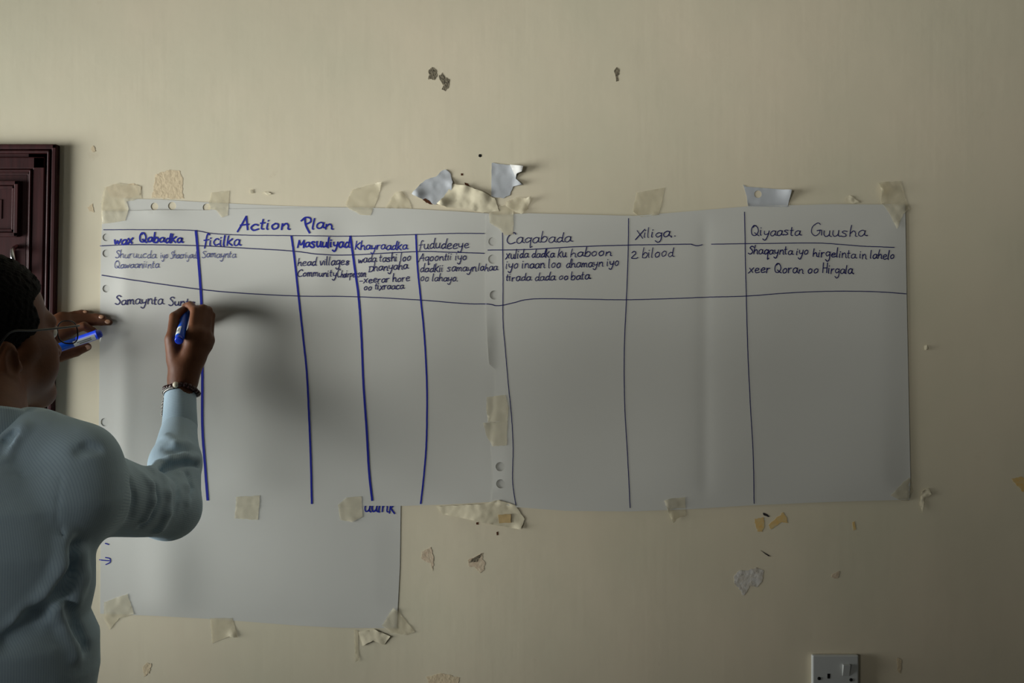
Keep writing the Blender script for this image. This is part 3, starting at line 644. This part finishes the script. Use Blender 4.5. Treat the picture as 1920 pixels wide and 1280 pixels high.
# ------------------------------------------------------------------ the person, grown from signed distance fields
class Field:
    def __init__(s, xs, ys, zs):
        s.x, s.y, s.z = (np.asarray(a, np.float32) for a in (xs, ys, zs))
        s.F = np.full((len(s.x), len(s.y), len(s.z)), 1.0, np.float32)
    def box(s, lo, hi):
        r = []
        for a, l, h in ((s.x, lo[0], hi[0]), (s.y, lo[1], hi[1]), (s.z, lo[2], hi[2])):
            i0, i1 = int(np.searchsorted(a, l)), int(np.searchsorted(a, h)); r.append(slice(i0, max(i1, i0)))
        return tuple(r)
    def apply(s, fn, lo, hi, k, mode='add'):
        m = 0.04 + k
        sl = s.box([v - m for v in lo], [v + m for v in hi])
        X, Y, Z = s.x[sl[0]][:, None, None], s.y[sl[1]][None, :, None], s.z[sl[2]][None, None, :]
        if X.size == 0 or Y.size == 0 or Z.size == 0: return
        d = fn(X, Y, Z).astype(np.float32); A = s.F[sl]
        if mode == 'add':
            h = np.clip(0.5 + 0.5 * (A - d) / k, 0, 1); s.F[sl] = A * (1 - h) + d * h - k * h * (1 - h)
        else:
            h = np.clip(0.5 - 0.5 * (A + d) / k, 0, 1); s.F[sl] = A * (1 - h) - d * h + k * h * (1 - h)
    def cone(s, a, b, ra, rb, k=0.01, mode='add'):
        a, b = np.asarray(a, float), np.asarray(b, float); ab = b - a; L2 = float(ab @ ab) + 1e-12
        def fn(X, Y, Z):
            t = np.clip(((X - a[0]) * ab[0] + (Y - a[1]) * ab[1] + (Z - a[2]) * ab[2]) / L2, 0, 1)
            return np.sqrt((X - a[0] - t * ab[0]) ** 2 + (Y - a[1] - t * ab[1]) ** 2 + (Z - a[2] - t * ab[2]) ** 2) - (ra + (rb - ra) * t)
        r = max(ra, rb); s.apply(fn, np.minimum(a, b) - r, np.maximum(a, b) + r, k, mode)
    def ell(s, c, ax, rad, k=0.01, mode='add'):       # ellipsoid with axes ax (3 unit vectors)
        c = np.asarray(c, float)
        def fn(X, Y, Z):
            dx, dy, dz = X - c[0], Y - c[1], Z - c[2]; q = 0; q2 = 0
            for e, r in zip(ax, rad):
                p = dx * e[0] + dy * e[1] + dz * e[2]; q = q + (p / r) ** 2; q2 = q2 + (p / r ** 2) ** 2
            k0 = np.sqrt(q); k1 = np.sqrt(q2) + 1e-9
            return k0 * (k0 - 1) / k1
        r = max(rad); s.apply(fn, c - r, c + r, k, mode)
    def sections(s, secs, k=0.01):                     # stacked ellipses (z, cx, cy, a, b)
        Zs = np.array([q[0] for q in secs]); A = np.array(secs)
        def fn(X, Y, Z):
            cx, cy, a, b = (np.interp(Z, Zs, A[:, i]) for i in (1, 2, 3, 4))
            d = (np.sqrt(((X - cx) / a) ** 2 + ((Y - cy) / b) ** 2) - 1) * np.minimum(a, b)
            return np.maximum(d, np.maximum(Zs[0] - Z, Z - Zs[-1]))
        s.apply(fn, [min(q[1] - q[3] for q in secs), min(q[2] - q[4] for q in secs), Zs[0]], [max(q[1] + q[3] for q in secs), max(q[2] + q[4] for q in secs), Zs[-1]], k)
    def mesh(s):
        F = s.F; I = F < 0; nx, ny, nz = F.shape
        cnt = np.zeros((nx - 1, ny - 1, nz - 1), np.int8)
        for dx in (0, 1):
            for dy in (0, 1):
                for dz in (0, 1): cnt += I[dx:nx - 1 + dx, dy:ny - 1 + dy, dz:nz - 1 + dz]
        ci = np.argwhere((cnt > 0) & (cnt < 8)); n = len(ci)
        vid = np.full((nx - 1, ny - 1, nz - 1), -1, np.int32); vid[ci[:, 0], ci[:, 1], ci[:, 2]] = np.arange(n)
        acc = np.zeros((n, 3)); num = np.zeros(n)
        g = (s.x, s.y, s.z)
        for ax in range(3):
            o1, o2 = [q for q in range(3) if q != ax]
            for u in (0, 1):
                for w in (0, 1):
                    A = ci.copy(); A[:, o1] += u; A[:, o2] += w; B = A.copy(); B[:, ax] += 1
                    fa = F[A[:, 0], A[:, 1], A[:, 2]]; fb = F[B[:, 0], B[:, 1], B[:, 2]]
                    m = (fa < 0) != (fb < 0); t = np.where(m, fa / np.where(m, fa - fb, 1), 0)
                    p = np.stack([g[q][A[:, q]] + (t * (g[q][B[:, q]] - g[q][A[:, q]]) if q == ax else 0) for q in range(3)], 1)
                    acc[m] += p[m]; num += m
        V = acc / num[:, None]; Q = []
        for ax in range(3):
            o1, o2 = (ax + 1) % 3, (ax + 2) % 3
            sa = [slice(None)] * 3; sb = [slice(None)] * 3; sa[ax] = slice(0, -1); sb[ax] = slice(1, None)
            E = np.argwhere(I[tuple(sa)] != I[tuple(sb)])
            E = E[(E[:, o1] > 0) & (E[:, o2] > 0) & (E[:, o1] < F.shape[o1] - 1) & (E[:, o2] < F.shape[o2] - 1)]
            q = []
            for u, w in ((1, 1), (0, 1), (0, 0), (1, 0)):
                c = E.copy(); c[:, o1] -= u; c[:, o2] -= w; q.append(vid[c[:, 0], c[:, 1], c[:, 2]])
            q = np.stack(q, 1); fl = ~I[E[:, 0], E[:, 1], E[:, 2]]
            q[fl] = q[fl][:, ::-1]; Q.append(q)
        return V, np.concatenate(Q)
def mesh_np(name, V, Q, m, parent):
    base = np.array(wpos(parent)); me = bpy.data.meshes.new(name)
    me.vertices.add(len(V)); me.vertices.foreach_set('co', (V - base).astype(np.float32).ravel())
    me.loops.add(Q.size); me.loops.foreach_set('vertex_index', Q.astype(np.int32).ravel())
    me.polygons.add(len(Q)); me.polygons.foreach_set('loop_start', np.arange(0, Q.size, 4, dtype=np.int32))
    me.polygons.foreach_set('loop_total', np.full(len(Q), 4, np.int32)); me.polygons.foreach_set('use_smooth', np.ones(len(Q), bool))
    me.update(calc_edges=True); me.validate(); me.materials.append(m)
    o = bpy.data.objects.new(name, me); C.objects.link(o); o.parent = parent
    return o

person = tag(empty('person', (-0.80, -0.56, 0.0)), 'person in a pale blue striped shirt writing on the sheet with raised right hand', 'person')

# head frame
HC = P(-13, 628, -0.43)
th, ph = math.radians(26), math.radians(6)
HF = np.array((math.sin(th) * math.cos(ph), math.cos(th) * math.cos(ph), math.sin(ph)))
HR = np.array((math.cos(th), -math.sin(th), 0.0)); HU = np.cross(HR, HF)
def H(r, f, u): return HC + HR * r + HF * f + HU * u
AX = (HR, HF, HU)
NECK = P(-28, 812, -0.545)
RS, RE = P(128, 908, -0.53), P(318, 953, -0.285)
RW = P(342, 716, -0.085); RC0 = P(337, 803, -0.125); RC1 = P(338, 740, -0.092)
LS = np.array((-0.98, -0.50, 1.415)); LE = np.array((-1.06, -0.25, 1.37)); LWR = P(46, 652, -0.062)

zz = np.concatenate([np.arange(-0.02, 1.42, 0.012), np.arange(1.42, 1.76, 0.003)])
B = Field(np.arange(-1.16, -0.47, 0.003), np.arange(-0.74, 0.01, 0.003), zz)
# torso and legs under the clothes
B.sections([(0.92, -.80, -.56, .15, .095), (1.1, -.80, -.56, .14, .09), (1.28, -.80, -.56, .16, .10), (1.40, -.80, -.55, .14, .085), (1.46, -.79, -.545, .07, .06)], 0.02)
for sx in (-1, 1):
    B.cone((-.80 + sx * .085, -.56, .95), (-.80 + sx * .10, -.55, .50), .075, .052, .03)
    B.cone((-.80 + sx * .10, -.55, .50), (-.80 + sx * .105, -.575, .09), .050, .036, .02)
    B.cone((-.80 + sx * .105, -.59, .05), (-.80 + sx * .115, -.45, .035), .034, .026, .02)
B.cone(NECK + (0, 0, -.04), RS + (-.02, .0, .0), .05, .042, .03); B.cone(NECK + (0, 0, -.04), LS, .05, .042, .03)
B.cone(RS, RE, .045, .037, .02); B.cone(RE, RC0, .037, .026, .015); B.cone(RC0, RW, .026, .0235, .01)
B.cone(LS, LE, .045, .037, .02); B.cone(LE, LWR, .037, .024, .015)
# neck and head
B.cone(NECK, H(0, -.025, -.06), .060, .056, .03)
B.ell(H(0, -.014, .034), AX, (.074, .094, .083), .02)
B.ell(H(0, .030, -.040), AX, (.060, .060, .074), .03)
B.cone(H(-.014, .066, -.100), H(.014, .066, -.100), .018, .018, .02)
for s_ in (-1, 1):
    B.cone(H(s_ * .050, -.008, -.062), H(s_ * .014, .060, -.100), .018, .016, .025)
    B.cone(H(s_ * .046, .046, -.026), H(s_ * .056, .012, -.022), .020, .018, .025)
    B.ell(H(s_ * .040, .045, -.055), AX, (.024, .026, .028), .02)
B.cone(H(-.036, .072, .014), H(.036, .072, .014), .011, .011, .02)
for s_ in (-1, 1): B.ell(H(s_ * .031, .094, -.003), AX, (.016, .016, .011), .012, 'sub')
B.cone(H(0, .086, .004), H(0, .108, -.036), .007, .011, .012)
for s_ in (-1, 1): B.ell(H(s_ * .012, .096, -.040), AX, (.009, .012, .009), .006)
B.cone(H(-.020, .084, -.064), H(.020, .084, -.064), .007, .007, .008)
B.cone(H(-.017, .082, -.076), H(.017, .082, -.076), .0085, .0085, .006)
for s_ in (-1, 1):      # ears: a tilted shell with a hollow, lobe below
    B.ell(H(s_ * .078, -.040, -.036), (HR * .9 + HF * -.43 * s_, HF * .9 + HR * .43 * s_, HU), (.010, .019, .031), .008)
    B.ell(H(s_ * .080, -.036, -.065), AX, (.008, .010, .012), .008)
    B.ell(H(s_ * .088, -.035, -.036), (HR, HF, HU), (.008, .010, .018), .006, 'sub')
    B.cone(H(s_ * .078, -.022, -.040), H(s_ * .080, -.021, -.048), .005, .005, .004)

def hand(F, wrist, palm_r, mcp, fingers, thumb, kf=0.0028):
    # palm: a fan of tapering rods from the wrist to the knuckles
    wr = np.asarray(wrist)
    for i, m_ in enumerate(mcp):
        m_ = np.asarray(m_); F.cone(wr + (m_ - wr) * .05, m_, palm_r[0], palm_r[1], .012)
    for a, b in zip(mcp[:-1], mcp[1:]):
        a, b = np.asarray(a), np.asarray(b); F.cone(a + (wr - a) * .12, b + (wr - b) * .12, palm_r[1] * .98, palm_r[1] * .95, .010)
        F.cone(a + (wr - a) * .45, b + (wr - b) * .45, palm_r[1] * 1.15, palm_r[1] * 1.1, .010)
    for pts, rr in fingers + [thumb]:
        for i in range(len(pts) - 1): F.cone(pts[i], pts[i + 1], rr[i], rr[i + 1], .006 if i == 0 else kf)
# right hand: closed round the writing marker, knuckles up
r_mcp = [P(361, 626, -.090), P(374, 624, -.084), P(385, 629, -.072), P(392, 638, -.060)]
r_f = [([r_mcp[0], P(366, 583, -.066), P(357, 572, -.043), P(347, 574, -.028)], [.0095, .0088, .0076, .0066]),
       ([r_mcp[1], P(381, 579, -.056), P(371, 580, -.030), P(358, 586, -.017)], [.0097, .0089, .0078, .0068]),
       ([r_mcp[2], P(390, 582, -.044), P(381, 588, -.020), P(368, 597, -.013)], [.0092, .0084, .0076, .0066]),
       ([r_mcp[3], P(396, 591, -.033), P(389, 599, -.015), P(377, 609, -.011)], [.0082, .0074, .0066, .0058])]
r_th = ([P(335, 690, -.088), P(323, 633, -.092), P(327, 594, -.066), P(344, 581, -.040)], [.0145, .0108, .0094, .0075])
hand(B, RW, (.0200, .0105), r_mcp, r_f, r_th)
B.cone(RW, P(341, 690, -.086), .0225, .0235, .012)
B.cone(P(326, 672, -.084), P(322, 640, -.088), .013, .011, .012)
B.cone(P(328, 650, -.088), P(352, 630, -.080), .009, .009, .010)
# left hand: flat on the wall, fingers pointing right, marker gripped by the thumb
l_mcp = [P(130, 620, -.040), P(127, 608, -.030), P(122, 600, -.024), P(116, 595, -.020)]
l_f = [([l_mcp[0], P(158, 611, -.036), P(174, 621, -.024), P(170, 633, -.016)], [.0092, .0082, .0074, .0065]),
       ([l_mcp[1], P(168, 603, -.014), P(190, 603, -.011), P(205, 604, -.013)], [.0094, .0084, .0076, .0064]),
       ([l_mcp[2], P(160, 595, -.011), P(180, 594, -.0095), P(193, 595, -.0125)], [.0090, .0080, .0072, .0060]),
       ([l_mcp[3], P(140, 590, -.010), P(153, 587, -.0085), P(162, 586, -.0085)], [.0082, .0072, .0066, .0056])]
l_th = ([P(80, 668, -.055), P(112, 668, -.058), P(142, 659, -.050), P(164, 650, -.043)], [.0140, .0108, .0096, .0078])
hand(B, LWR, (.0205, .0105), l_mcp, l_f, l_th)
V, Q = B.mesh(); del B
body = mesh_np('body', V, Q, M_SKIN, person)

def nail(c, n, along, w, l):
    n = np.asarray(n, float); n /= np.linalg.norm(n); al = np.asarray(along, float); al -= n * (al @ n); al /= np.linalg.norm(al); si = np.cross(al, n)
    Vv, Ff = ball((0, 0, 0), 1.0, 14, 9)
    Vv = [np.asarray(c) + si * (w * q[0]) + al * (l * q[1]) + n * (0.0012 * q[2]) for q in Vv]
    return mesh_obj('fingernail', Vv, Ff, M_NAIL, body)
d_ = l_th[0][3] - l_th[0][2]; nail(l_th[0][3] + np.array((0.003, -.0068, -.001)), (0.05, -1, -.25), d_, .0048, .0062)
d_ = l_f[1][0][3] - l_f[1][0][2]; nail(l_f[1][0][3] + np.array((-.001, -.0060, .001)), (0, -1, .2), d_, .0042, .0055)
d_ = l_f[2][0][3] - l_f[2][0][2]; nail(l_f[2][0][3] + np.array((-.001, -.0056, .001)), (0, -1, .2), d_, .0038, .0050)
d_ = l_f[3][0][3] - l_f[3][0][2]; nail(l_f[3][0][3] + np.array((-.001, -.0052, .001)), (0, -1, .2), d_, .0034, .0045)
for s_ in (-1, 1):
    e = mesh_obj('eye', *ball(H(s_ * .031, .076, -.003), .0118, 20, 14), M_EYE, body); e['label'] = 'white of the eye'
    mesh_obj('iris', *ball(H(s_ * .031, .0842, -.003), .0052, 16, 10, (1, 1, 1)), M_FRAME, e)

# hair: close-cropped cap with a soft hairline
h0, h1 = HC - .15, HC + .15
K = Field(np.arange(h0[0], h1[0], .003), np.arange(h0[1], h1[1], .003), np.arange(h0[2], h1[2], .003))
def hairfn(X, Y, Z):
    dx, dy, dz = X - HC[0], Y - HC[1], Z - HC[2]
    r, f, u = (dx * e[0] + dy * e[1] + dz * e[2] for e in AX)
    q = np.sqrt((r / .0835) ** 2 + ((f + .018) / .1015) ** 2 + ((u - .036) / .0925) ** 2); d = (q - 1) * .088
    bump = .0016 * (np.sin(r * 520 + 3 * np.sin(u * 160)) * np.sin(f * 500 + u * 210) + .6 * np.sin(u * 640 + f * 130) * np.sin(r * 300 - f * 380))
    line = .022 + np.clip(u - .050, 0, .2) * 1.75 + .006 * np.sin(u * 90)
    front = (f - line) * .62
    low = np.where(f > -.050, -.030 - u, -.078 - u - (f + .050) * .2)      # sideburn in front of the ear, nape behind
    ear = -(np.sqrt(((f + .036) / .023) ** 2 + ((u + .042) / .033) ** 2) - 1) * .025
    return np.maximum.reduce([d + bump, front, low * .8, ear])
K.apply(hairfn, h0, h1, .003)
V, Q = K.mesh(); mesh_np('hair', V, Q, M_HAIR, person)['label'] = 'short black hair'

# shirt
T = Field(np.arange(-1.20, -0.46, .004), np.arange(-0.76, -0.01, .004), np.arange(0.97, 1.56, .004))
SECS = [(0.985, -.80, -.56, .190, .120), (1.06, -.80, -.56, .200, .130), (1.14, -.797, -.56, .212, .140), (1.185, -.797, -.56, .211, .142), (1.215, -.80, -.56, .199, .134),
        (1.25, -.80, -.56, .206, .136), (1.31, -.80, -.56, .208, .136), (1.37, -.80, -.556, .196, .130), (1.42, -.80, -.55, .165, .112), (1.46, -.79, -.545, .115, .088), (1.49, -.785, -.54, .075, .07)]
T.sections(SECS, .02)
SH = P(148, 862, -.53)
T.cone(NECK + (.01, 0, -.045), P(70, 838, -.54), .060, .048, .03); T.cone(P(60, 836, -.54), SH, .046, .047, .03)
T.cone(NECK + (-.02, 0, -.05), LS + (0, 0, .0), .058, .058, .03)
T.cone(SH, RS + (0.01, 0, -.012), .050, .066, .03)
T.cone(RS + (0, 0, -.005), RE, .070, .047, .03)
MID = P(330, 868, -.205)
T.cone(RE, MID, .050, .043, .02); T.cone(MID, RC0, .042, .0315, .012)
T.cone(LS, LE, .068, .055, .03); T.cone(LE, LWR + (LE - LWR) * .22, .052, .034, .02)
# soft folds: shoulder tip, elbow, back
def ridge(pts, r, k=.012, mode='add'):
    for a, b in zip(pts[:-1], pts[1:]): T.cone(a, b, r, r, k, mode)
F0 = None
def hit(px, py, sink=0.0):          # where the shirt is met, looking towards (px, py)
    global F0
    if F0 is None: F0 = T.F.copy()
    for y in np.arange(-0.755, -0.03, .002):
        p = P(px, py, y); i, j, k = (int(np.searchsorted(a, v)) for a, v in zip((T.x, T.y, T.z), p))
        if i < len(T.x) and j < len(T.y) and k < len(T.z) and F0[i, j, k] < 0.001: break
    return P(px, py, y + sink)
def fold(pts, r, k=.012, sink=.003, mode='add'): ridge([hit(x, y, sink) for x, y in pts], r, k, mode)
def crease(pts, r, k=.010): fold(pts, r, k, -.001, 'sub')
ridge([P(118, 822, -.545), P(150, 827, -.545), P(176, 834, -.535)], .015, .014)
crease([(150, 846), (166, 838), (184, 840)], .0045)
fold([(280, 884), (296, 873), (320, 863), (346, 858), (368, 861)], .0085, .008, .001)      # roll of sleeve below the elbow
crease([(298, 885), (324, 874), (348, 869), (366, 871)], .0055, .006)
fold([(266, 896), (280, 910), (284, 938), (272, 972)], .0070, .010)
crease([(294, 916), (296, 940), (284, 970), (266, 986)], .0050, .008)
fold([(302, 896), (310, 925), (310, 960), (298, 990)], .0070, .012)
crease([(324, 896), (332, 925), (330, 955)], .0034, .010)
fold([(340, 892), (346, 915), (346, 940)], .0050, .010)
crease([(350, 890), (357, 912), (357, 930)], .0034, .008)
fold([(310, 818), (330, 832), (352, 834)], .0040, .010); crease([(306, 838), (326, 845), (350, 842)], .0030, .010)
crease([(246, 905), (252, 935), (248, 970)], .0030, .014)
fold([(124, 1016), (118, 1062), (92, 1112), (40, 1165), (4, 1190)], .0075, .020)
fold([(138, 1024), (134, 1070), (112, 1114), (66, 1160), (10, 1200)], .0045, .022, .001, 'sub')
fold([(150, 1040), (152, 1080), (140, 1120)], .0060, .016)
fold([(112, 1140), (124, 1180), (142, 1222)], .0065, .018); fold([(128, 1140), (140, 1178), (154, 1212)], .0030, .020, .001, 'sub')
fold([(4, 858), (18, 825), (42, 803)], .0065, .014); crease([(2, 848), (14, 824), (28, 812)], .0030, .012)
crease([(114, 890), (110, 930), (110, 970), (116, 1008)], .0014, .004)        # armhole seam
crease([(2, 886), (40, 887), (80, 888), (110, 890)], .0014, .004)             # yoke seam
nz = np.zeros_like(T.F); rg = np.random.default_rng(4)
for _ in range(7):                  # loose cloth: a few slow waves in random directions
    kx, ky, kz = rg.normal(0, 38, 3); nz += np.sin(T.x[:, None, None] * kx + T.y[None, :, None] * ky + T.z[None, None, :] * kz * .7 + rg.uniform(0, 6)).astype(np.float32)
T.F += nz * .00032
T.F[:, :, :3] = 1.0
# neck opening
T.cone(NECK + (.0, .006, .062), NECK + (0.01, .03, .15), .056, .07, .006, 'sub')
V, Q = T.mesh()
shirt = mesh_np('shirt', V, Q, M_SHIRT, person)
shirt['label'] = 'pale blue finely striped long sleeved shirt'
def bone(V, a, b):
    ab = b - a; L = np.linalg.norm(ab); d, u, w = basis(ab); t = np.clip((V - a) @ d, 0, L)
    q = V - a - t[:, None] * d; ang = np.arctan2(q @ w, q @ u)
    return np.linalg.norm(q, axis=1), t, ang
st = np.zeros((len(V), 3)); best = np.full(len(V), 9.0)
def tors(V): return np.sqrt(((V[:, 0] + .80) / .20) ** 2 + ((V[:, 1] + .56) / .135) ** 2) * .135 - .115
dT = np.where(V[:, 2] < 1.5, tors(V), 9)
st[:, 0] = np.arctan2(V[:, 0] + .80, -(V[:, 1] + .56) * 1.35) * .185; best = dT
for a, b, r in ((RS, RE, .06), (RE, RC0, .045), (LS, LE, .06), (LE, LWR, .045)):
    dd, t, ang = bone(V, np.asarray(a), np.asarray(b)); e = dd - r; mk = (e < best) & (t > (0.02 if r > .05 else -1)); best = np.where(mk, e, best)
    st[mk, 0] = ang[mk] * .055; st[mk, 1] = -0.00085
at = shirt.data.attributes.new('stripe', 'FLOAT_VECTOR', 'POINT'); at.data.foreach_set('vector', st.astype(np.float32).ravel())
# cuff: its own band, check-striped across
dcf = RC1 - RC0; Lc = np.linalg.norm(dcf)
prof = [(-.004, .0285), (0, .0310), (.004, .0318), (Lc * .5, .0300), (Lc - .002, .0288), (Lc, .0282), (Lc - .003, .0266), (Lc * .4, .0265)]
cf = mesh_obj('cuff', *lathe(RC0, RC1, prof, 48, caps=False), M_SHIRT, shirt)
cv = np.array([tuple(v.co) for v in cf.data.vertices]) + np.array(wpos(shirt)); dd, t, ang = bone(cv, RC0, RC1)
a2 = cf.data.attributes.new('stripe', 'FLOAT_VECTOR', 'POINT'); a2.data.foreach_set('vector', np.stack([t, np.full(len(t), -.00085), t * 0], 1).astype(np.float32).ravel())
# soft turned-down collar round the neck
cc = NECK + np.array((-.003, .003, .010)); CV, CF_ = [], []; NC = 48
for rr, dz in ((.0600, .018), (.0625, .022), (.0650, .018), (.0690, -.004), (.0735, -.022), (.0715, -.023), (.0665, -.008), (.0615, .010)):
    for k in range(NC):
        a_ = 2 * math.pi * k / NC
        CV.append(cc + np.array((rr * math.cos(a_) * 1.07, rr * math.sin(a_) * 1.06, dz - .014 * math.sin(a_))))
for i in range(8):
    for k in range(NC):
        i2, k2 = (i + 1) % 8, (k + 1) % NC; CF_.append((i * NC + k, i * NC + k2, i2 * NC + k2, i2 * NC + k))
col_ = mesh_obj('collar', CV, [f[::-1] for f in CF_], M_SHIRT, shirt)
a3 = col_.data.attributes.new('stripe', 'FLOAT_VECTOR', 'POINT'); a3.data.foreach_set('vector', np.array([(2 * math.pi * (k % NC) / NC * .07, -.00085, 0) for k in range(8 * NC)], np.float32).ravel())
# trousers and shoes
U = Field(np.arange(-1.03, -0.55, .008), np.arange(-.72, -.38, .008), np.arange(.02, 1.07, .010))
U.sections([(.88, -.80, -.56, .175, .115), (.98, -.80, -.56, .172, .112), (1.05, -.80, -.56, .168, .108)], .02)
for sx in (-1, 1):
    U.cone((-.80 + sx * .085, -.56, .90), (-.80 + sx * .10, -.55, .50), .098, .078, .04); U.cone((-.80 + sx * .10, -.55, .50), (-.80 + sx * .105, -.57, .10), .076, .060, .02)
V, Q = U.mesh(); mesh_np('trousers', V, Q, M_TROUSER, person)
for sx in (-1, 1):
    cx = -.80 + sx * .108; N = Field(np.arange(cx - .09, cx + .09, .006), np.arange(-.72, -.30, .006), np.arange(-.012, .16, .006))
    N.cone((cx, -.61, .045), (cx + sx * .008, -.44, .032), .043, .032, .02); N.cone((cx, -.58, .06), (cx, -.58, .10), .045, .048, .02)
    N.F = np.maximum(N.F, (0.001 - N.z)[None, None, :].astype(np.float32) + 0 * N.F)
    V, Q = N.mesh(); mesh_np('shoe', V, Q, M_SHOE, person)

# ------------------------------------------------------------------ markers
def marker(tip, end, label, capped, lab_dir, lab_t):
    tip, end = np.asarray(tip), np.asarray(end); L = np.linalg.norm(end - tip)
    r0 = tag(empty('marker_pen', tip), label, 'marker', 'blue marker pens')
    R = .0084
    if capped:
        b_ = mesh_obj('barrel', *lathe(tip, end, [(0, .0), (.0005, R * .8), (.003, R * .97), (L - .046, R), (L - .045, R * .9)], 32), M_PEN, r0)
        s = L - .047
        c_ = mesh_obj('cap', *lathe(tip, end, [(s, R * .9), (s + .001, R * 1.06), (L - .010, R * 1.06), (L - .0095, R * 1.14), (L - .0075, R * 1.14), (L - .007, R * 1.0), (L - .002, R * .86), (L, R * .55), (L + .0006, 0)], 32), M_PEND, r0)
    else:
        mesh_obj('nib', *lathe(tip, end, [(0, .0006), (.001, .0016), (.009, .0024), (.010, .004), (.018, .0055)], 20), M_FRAME, r0)['label'] = 'dark felt nib'
        b_ = mesh_obj('barrel', *lathe(tip, end, [(.016, .0050), (.020, .0060), (.030, R * .92), (.045, R), (L - .010, R), (L - .0095, R * .92), (L - .008, R * .92)], 32), M_PEN, r0)
        mesh_obj('end_plug', *lathe(tip, end, [(L - .010, R * .9), (L - .0096, R * .97), (L - .002, R * .95), (L - .0004, R * .86), (L, R * .7), (L, 0)], 32), M_PEND, r0)
    d, u, w = basis(end - tip); ld = np.asarray(lab_dir, float); ld -= d * (ld @ d); ld /= np.linalg.norm(ld); ls = np.cross(d, ld)
    def patch(t0, t1, a0, a1, rr, nm, mt, par):
        Vv, Ff = [], []; n = 8
        for i, t in enumerate((t0, t1)):
            for k in range(n + 1):
                an = math.radians(a0 + (a1 - a0) * k / n); Vv.append(tip + d * t + rr * (math.cos(an) * ld + math.sin(an) * ls))
        for k in range(n): Ff.append((k, k + 1, n + 2 + k, n + 1 + k))
        return mesh_obj(nm, Vv, Ff, mt, par)
    off = 1.065 if capped else 1.005
    p_ = patch(L * lab_t[0], L * lab_t[1], -38, 38, R * off + .0002, 'paper_label', M_LABEL, b_); p_['label'] = 'white label'
    for q in range(2): patch(L * (lab_t[0] + .05 + .03 * q), L * (lab_t[1] - .06), -18 + 22 * q, -4 + 22 * q, R * off + .0004, 'print_block', M_GREY, p_)
    return r0
marker(P(352, 573, -.006), P(335.6, 639, -.122), 'blue marker held in the right hand, its tip on the paper', False, (-.45, -.6, .6), (.70, .90))
marker(P(64, 668, -.092), P(191, 624, -.060), 'blue capped marker gripped by the thumb of the left hand on the wall', True, (0.0, -.85, -.5), (.58, .90))

# ------------------------------------------------------------------ bracelets and spectacles
d, u, w = basis(RW - RC0); bc = P(340, 737, -.092)
tl = np.array((.0, -.28, -.96)); tl /= np.linalg.norm(tl)
axd = d + np.array((0.10, .0, .0)); axd /= np.linalg.norm(axd); axd, bu, bw = basis(axd)
br = tag(empty('beaded_bracelet', bc), 'dark brown beaded bracelet with one ivory bead on the right wrist', 'bracelet')
RB = .0305; nb = 24
front = np.array((-0.05, -1.0, .15)); front -= axd * (front @ axd); front /= np.linalg.norm(front); sidev = np.cross(axd, front)
def ringp(an, R, off): return bc + R * (math.cos(an) * front + math.sin(an) * sidev) + axd * off
bc = bc + axd * .004
for k in range(nb):
    an = 2 * math.pi * k / nb
    p = ringp(an, RB, .002 * math.sin(3 * an))
    if k == 0:
        o = mesh_obj('bead', *ball(p + front * .001, .0058, 14, 9), M_BONE, br); o['label'] = 'ivory bead'
    else: mesh_obj('bead', *ball(p, .0048, 12, 8), M_BEAD, br)
mesh_obj('cord', *tube([ringp(2 * math.pi * k / 40, RB, 0) for k in range(40)], .0008, 6, True), M_FRAME, br)
ch = tag(empty('chain_bracelet', bc), 'thin silver chain bracelet dangling beside the cuff', 'bracelet')
links = []
cp = [ringp(a_, .0315, -.0045 - .004 * i / 8) for i, a_ in enumerate(np.linspace(-.15, 1.55 if (sidev @ np.array((1, 0, 0))) < 0 else -1.7, 9))]
cp += [P(308, 748, -.088), P(306, 762, -.084), P(304.5, 778, -.082)]
cp = catmull(cp, 5)
for i, (a_, b_) in enumerate(zip(cp[:-1], cp[1:])):
    dd_, u_, w_ = basis(np.asarray(b_) - np.asarray(a_)); Lk = np.linalg.norm(np.asarray(b_) - np.asarray(a_)) * .75
    s1, s2 = (u_, w_) if i % 2 else (w_, u_); c = (np.asarray(a_) + np.asarray(b_)) / 2
    links.append(tube([c + dd_ * Lk * math.cos(q) + s1 * .0027 * math.sin(q) for q in np.linspace(0, 2 * math.pi, 12, endpoint=False)], .00085, 6, True))
mesh_obj('chain', *join(*links), M_SILVER, ch)
mesh_obj('clasp', *ball(cp[-1], .0022, 10, 7), M_SILVER, ch)

gl = tag(empty('eyeglasses', H(0, .11, 0)), 'thin black framed eyeglasses worn by the person writing', 'glasses')
fr = []
for s_ in (-1, 1):
    lp = []
    for k in range(28):
        a_ = 2 * math.pi * k / 28; ca, sa = math.cos(a_), math.sin(a_)
        lp.append(H(s_ * .036 + .0255 * math.copysign(abs(ca) ** .75, ca), .108 - .0040 * abs(ca) * (1 if ca * s_ > 0 else 0), -.006 + .0185 * math.copysign(abs(sa) ** .8, sa)))
    mesh_obj('lens_rim', *tube(lp, .0011, 8, True), M_FRAME, gl)
    cen = np.mean(lp, axis=0); Vv = [cen] + lp; Ff = [(0, 1 + k, 1 + (k + 1) % 28) for k in range(28)]
    mesh_obj('lens', Vv, Ff, M_LENS, gl)
    tp = [H(s_ * .0615, .104, .004), H(s_ * .071, .098, .005), H(s_ * .077, .060, .005), H(s_ * .0815, .005, .006), H(s_ * .083, -.030, .008), H(s_ * .082, -.050, -.008), H(s_ * .079, -.058, -.028)]
    mesh_obj('temple_arm', *tube(catmull(tp, 5), .0017, 8), M_FRAME, gl)
mesh_obj('bridge', *tube(catmull([H(-.0105, .108, .000), H(0, .112, .004), H(.0105, .108, .000)], 5), .0011, 8), M_FRAME, gl)
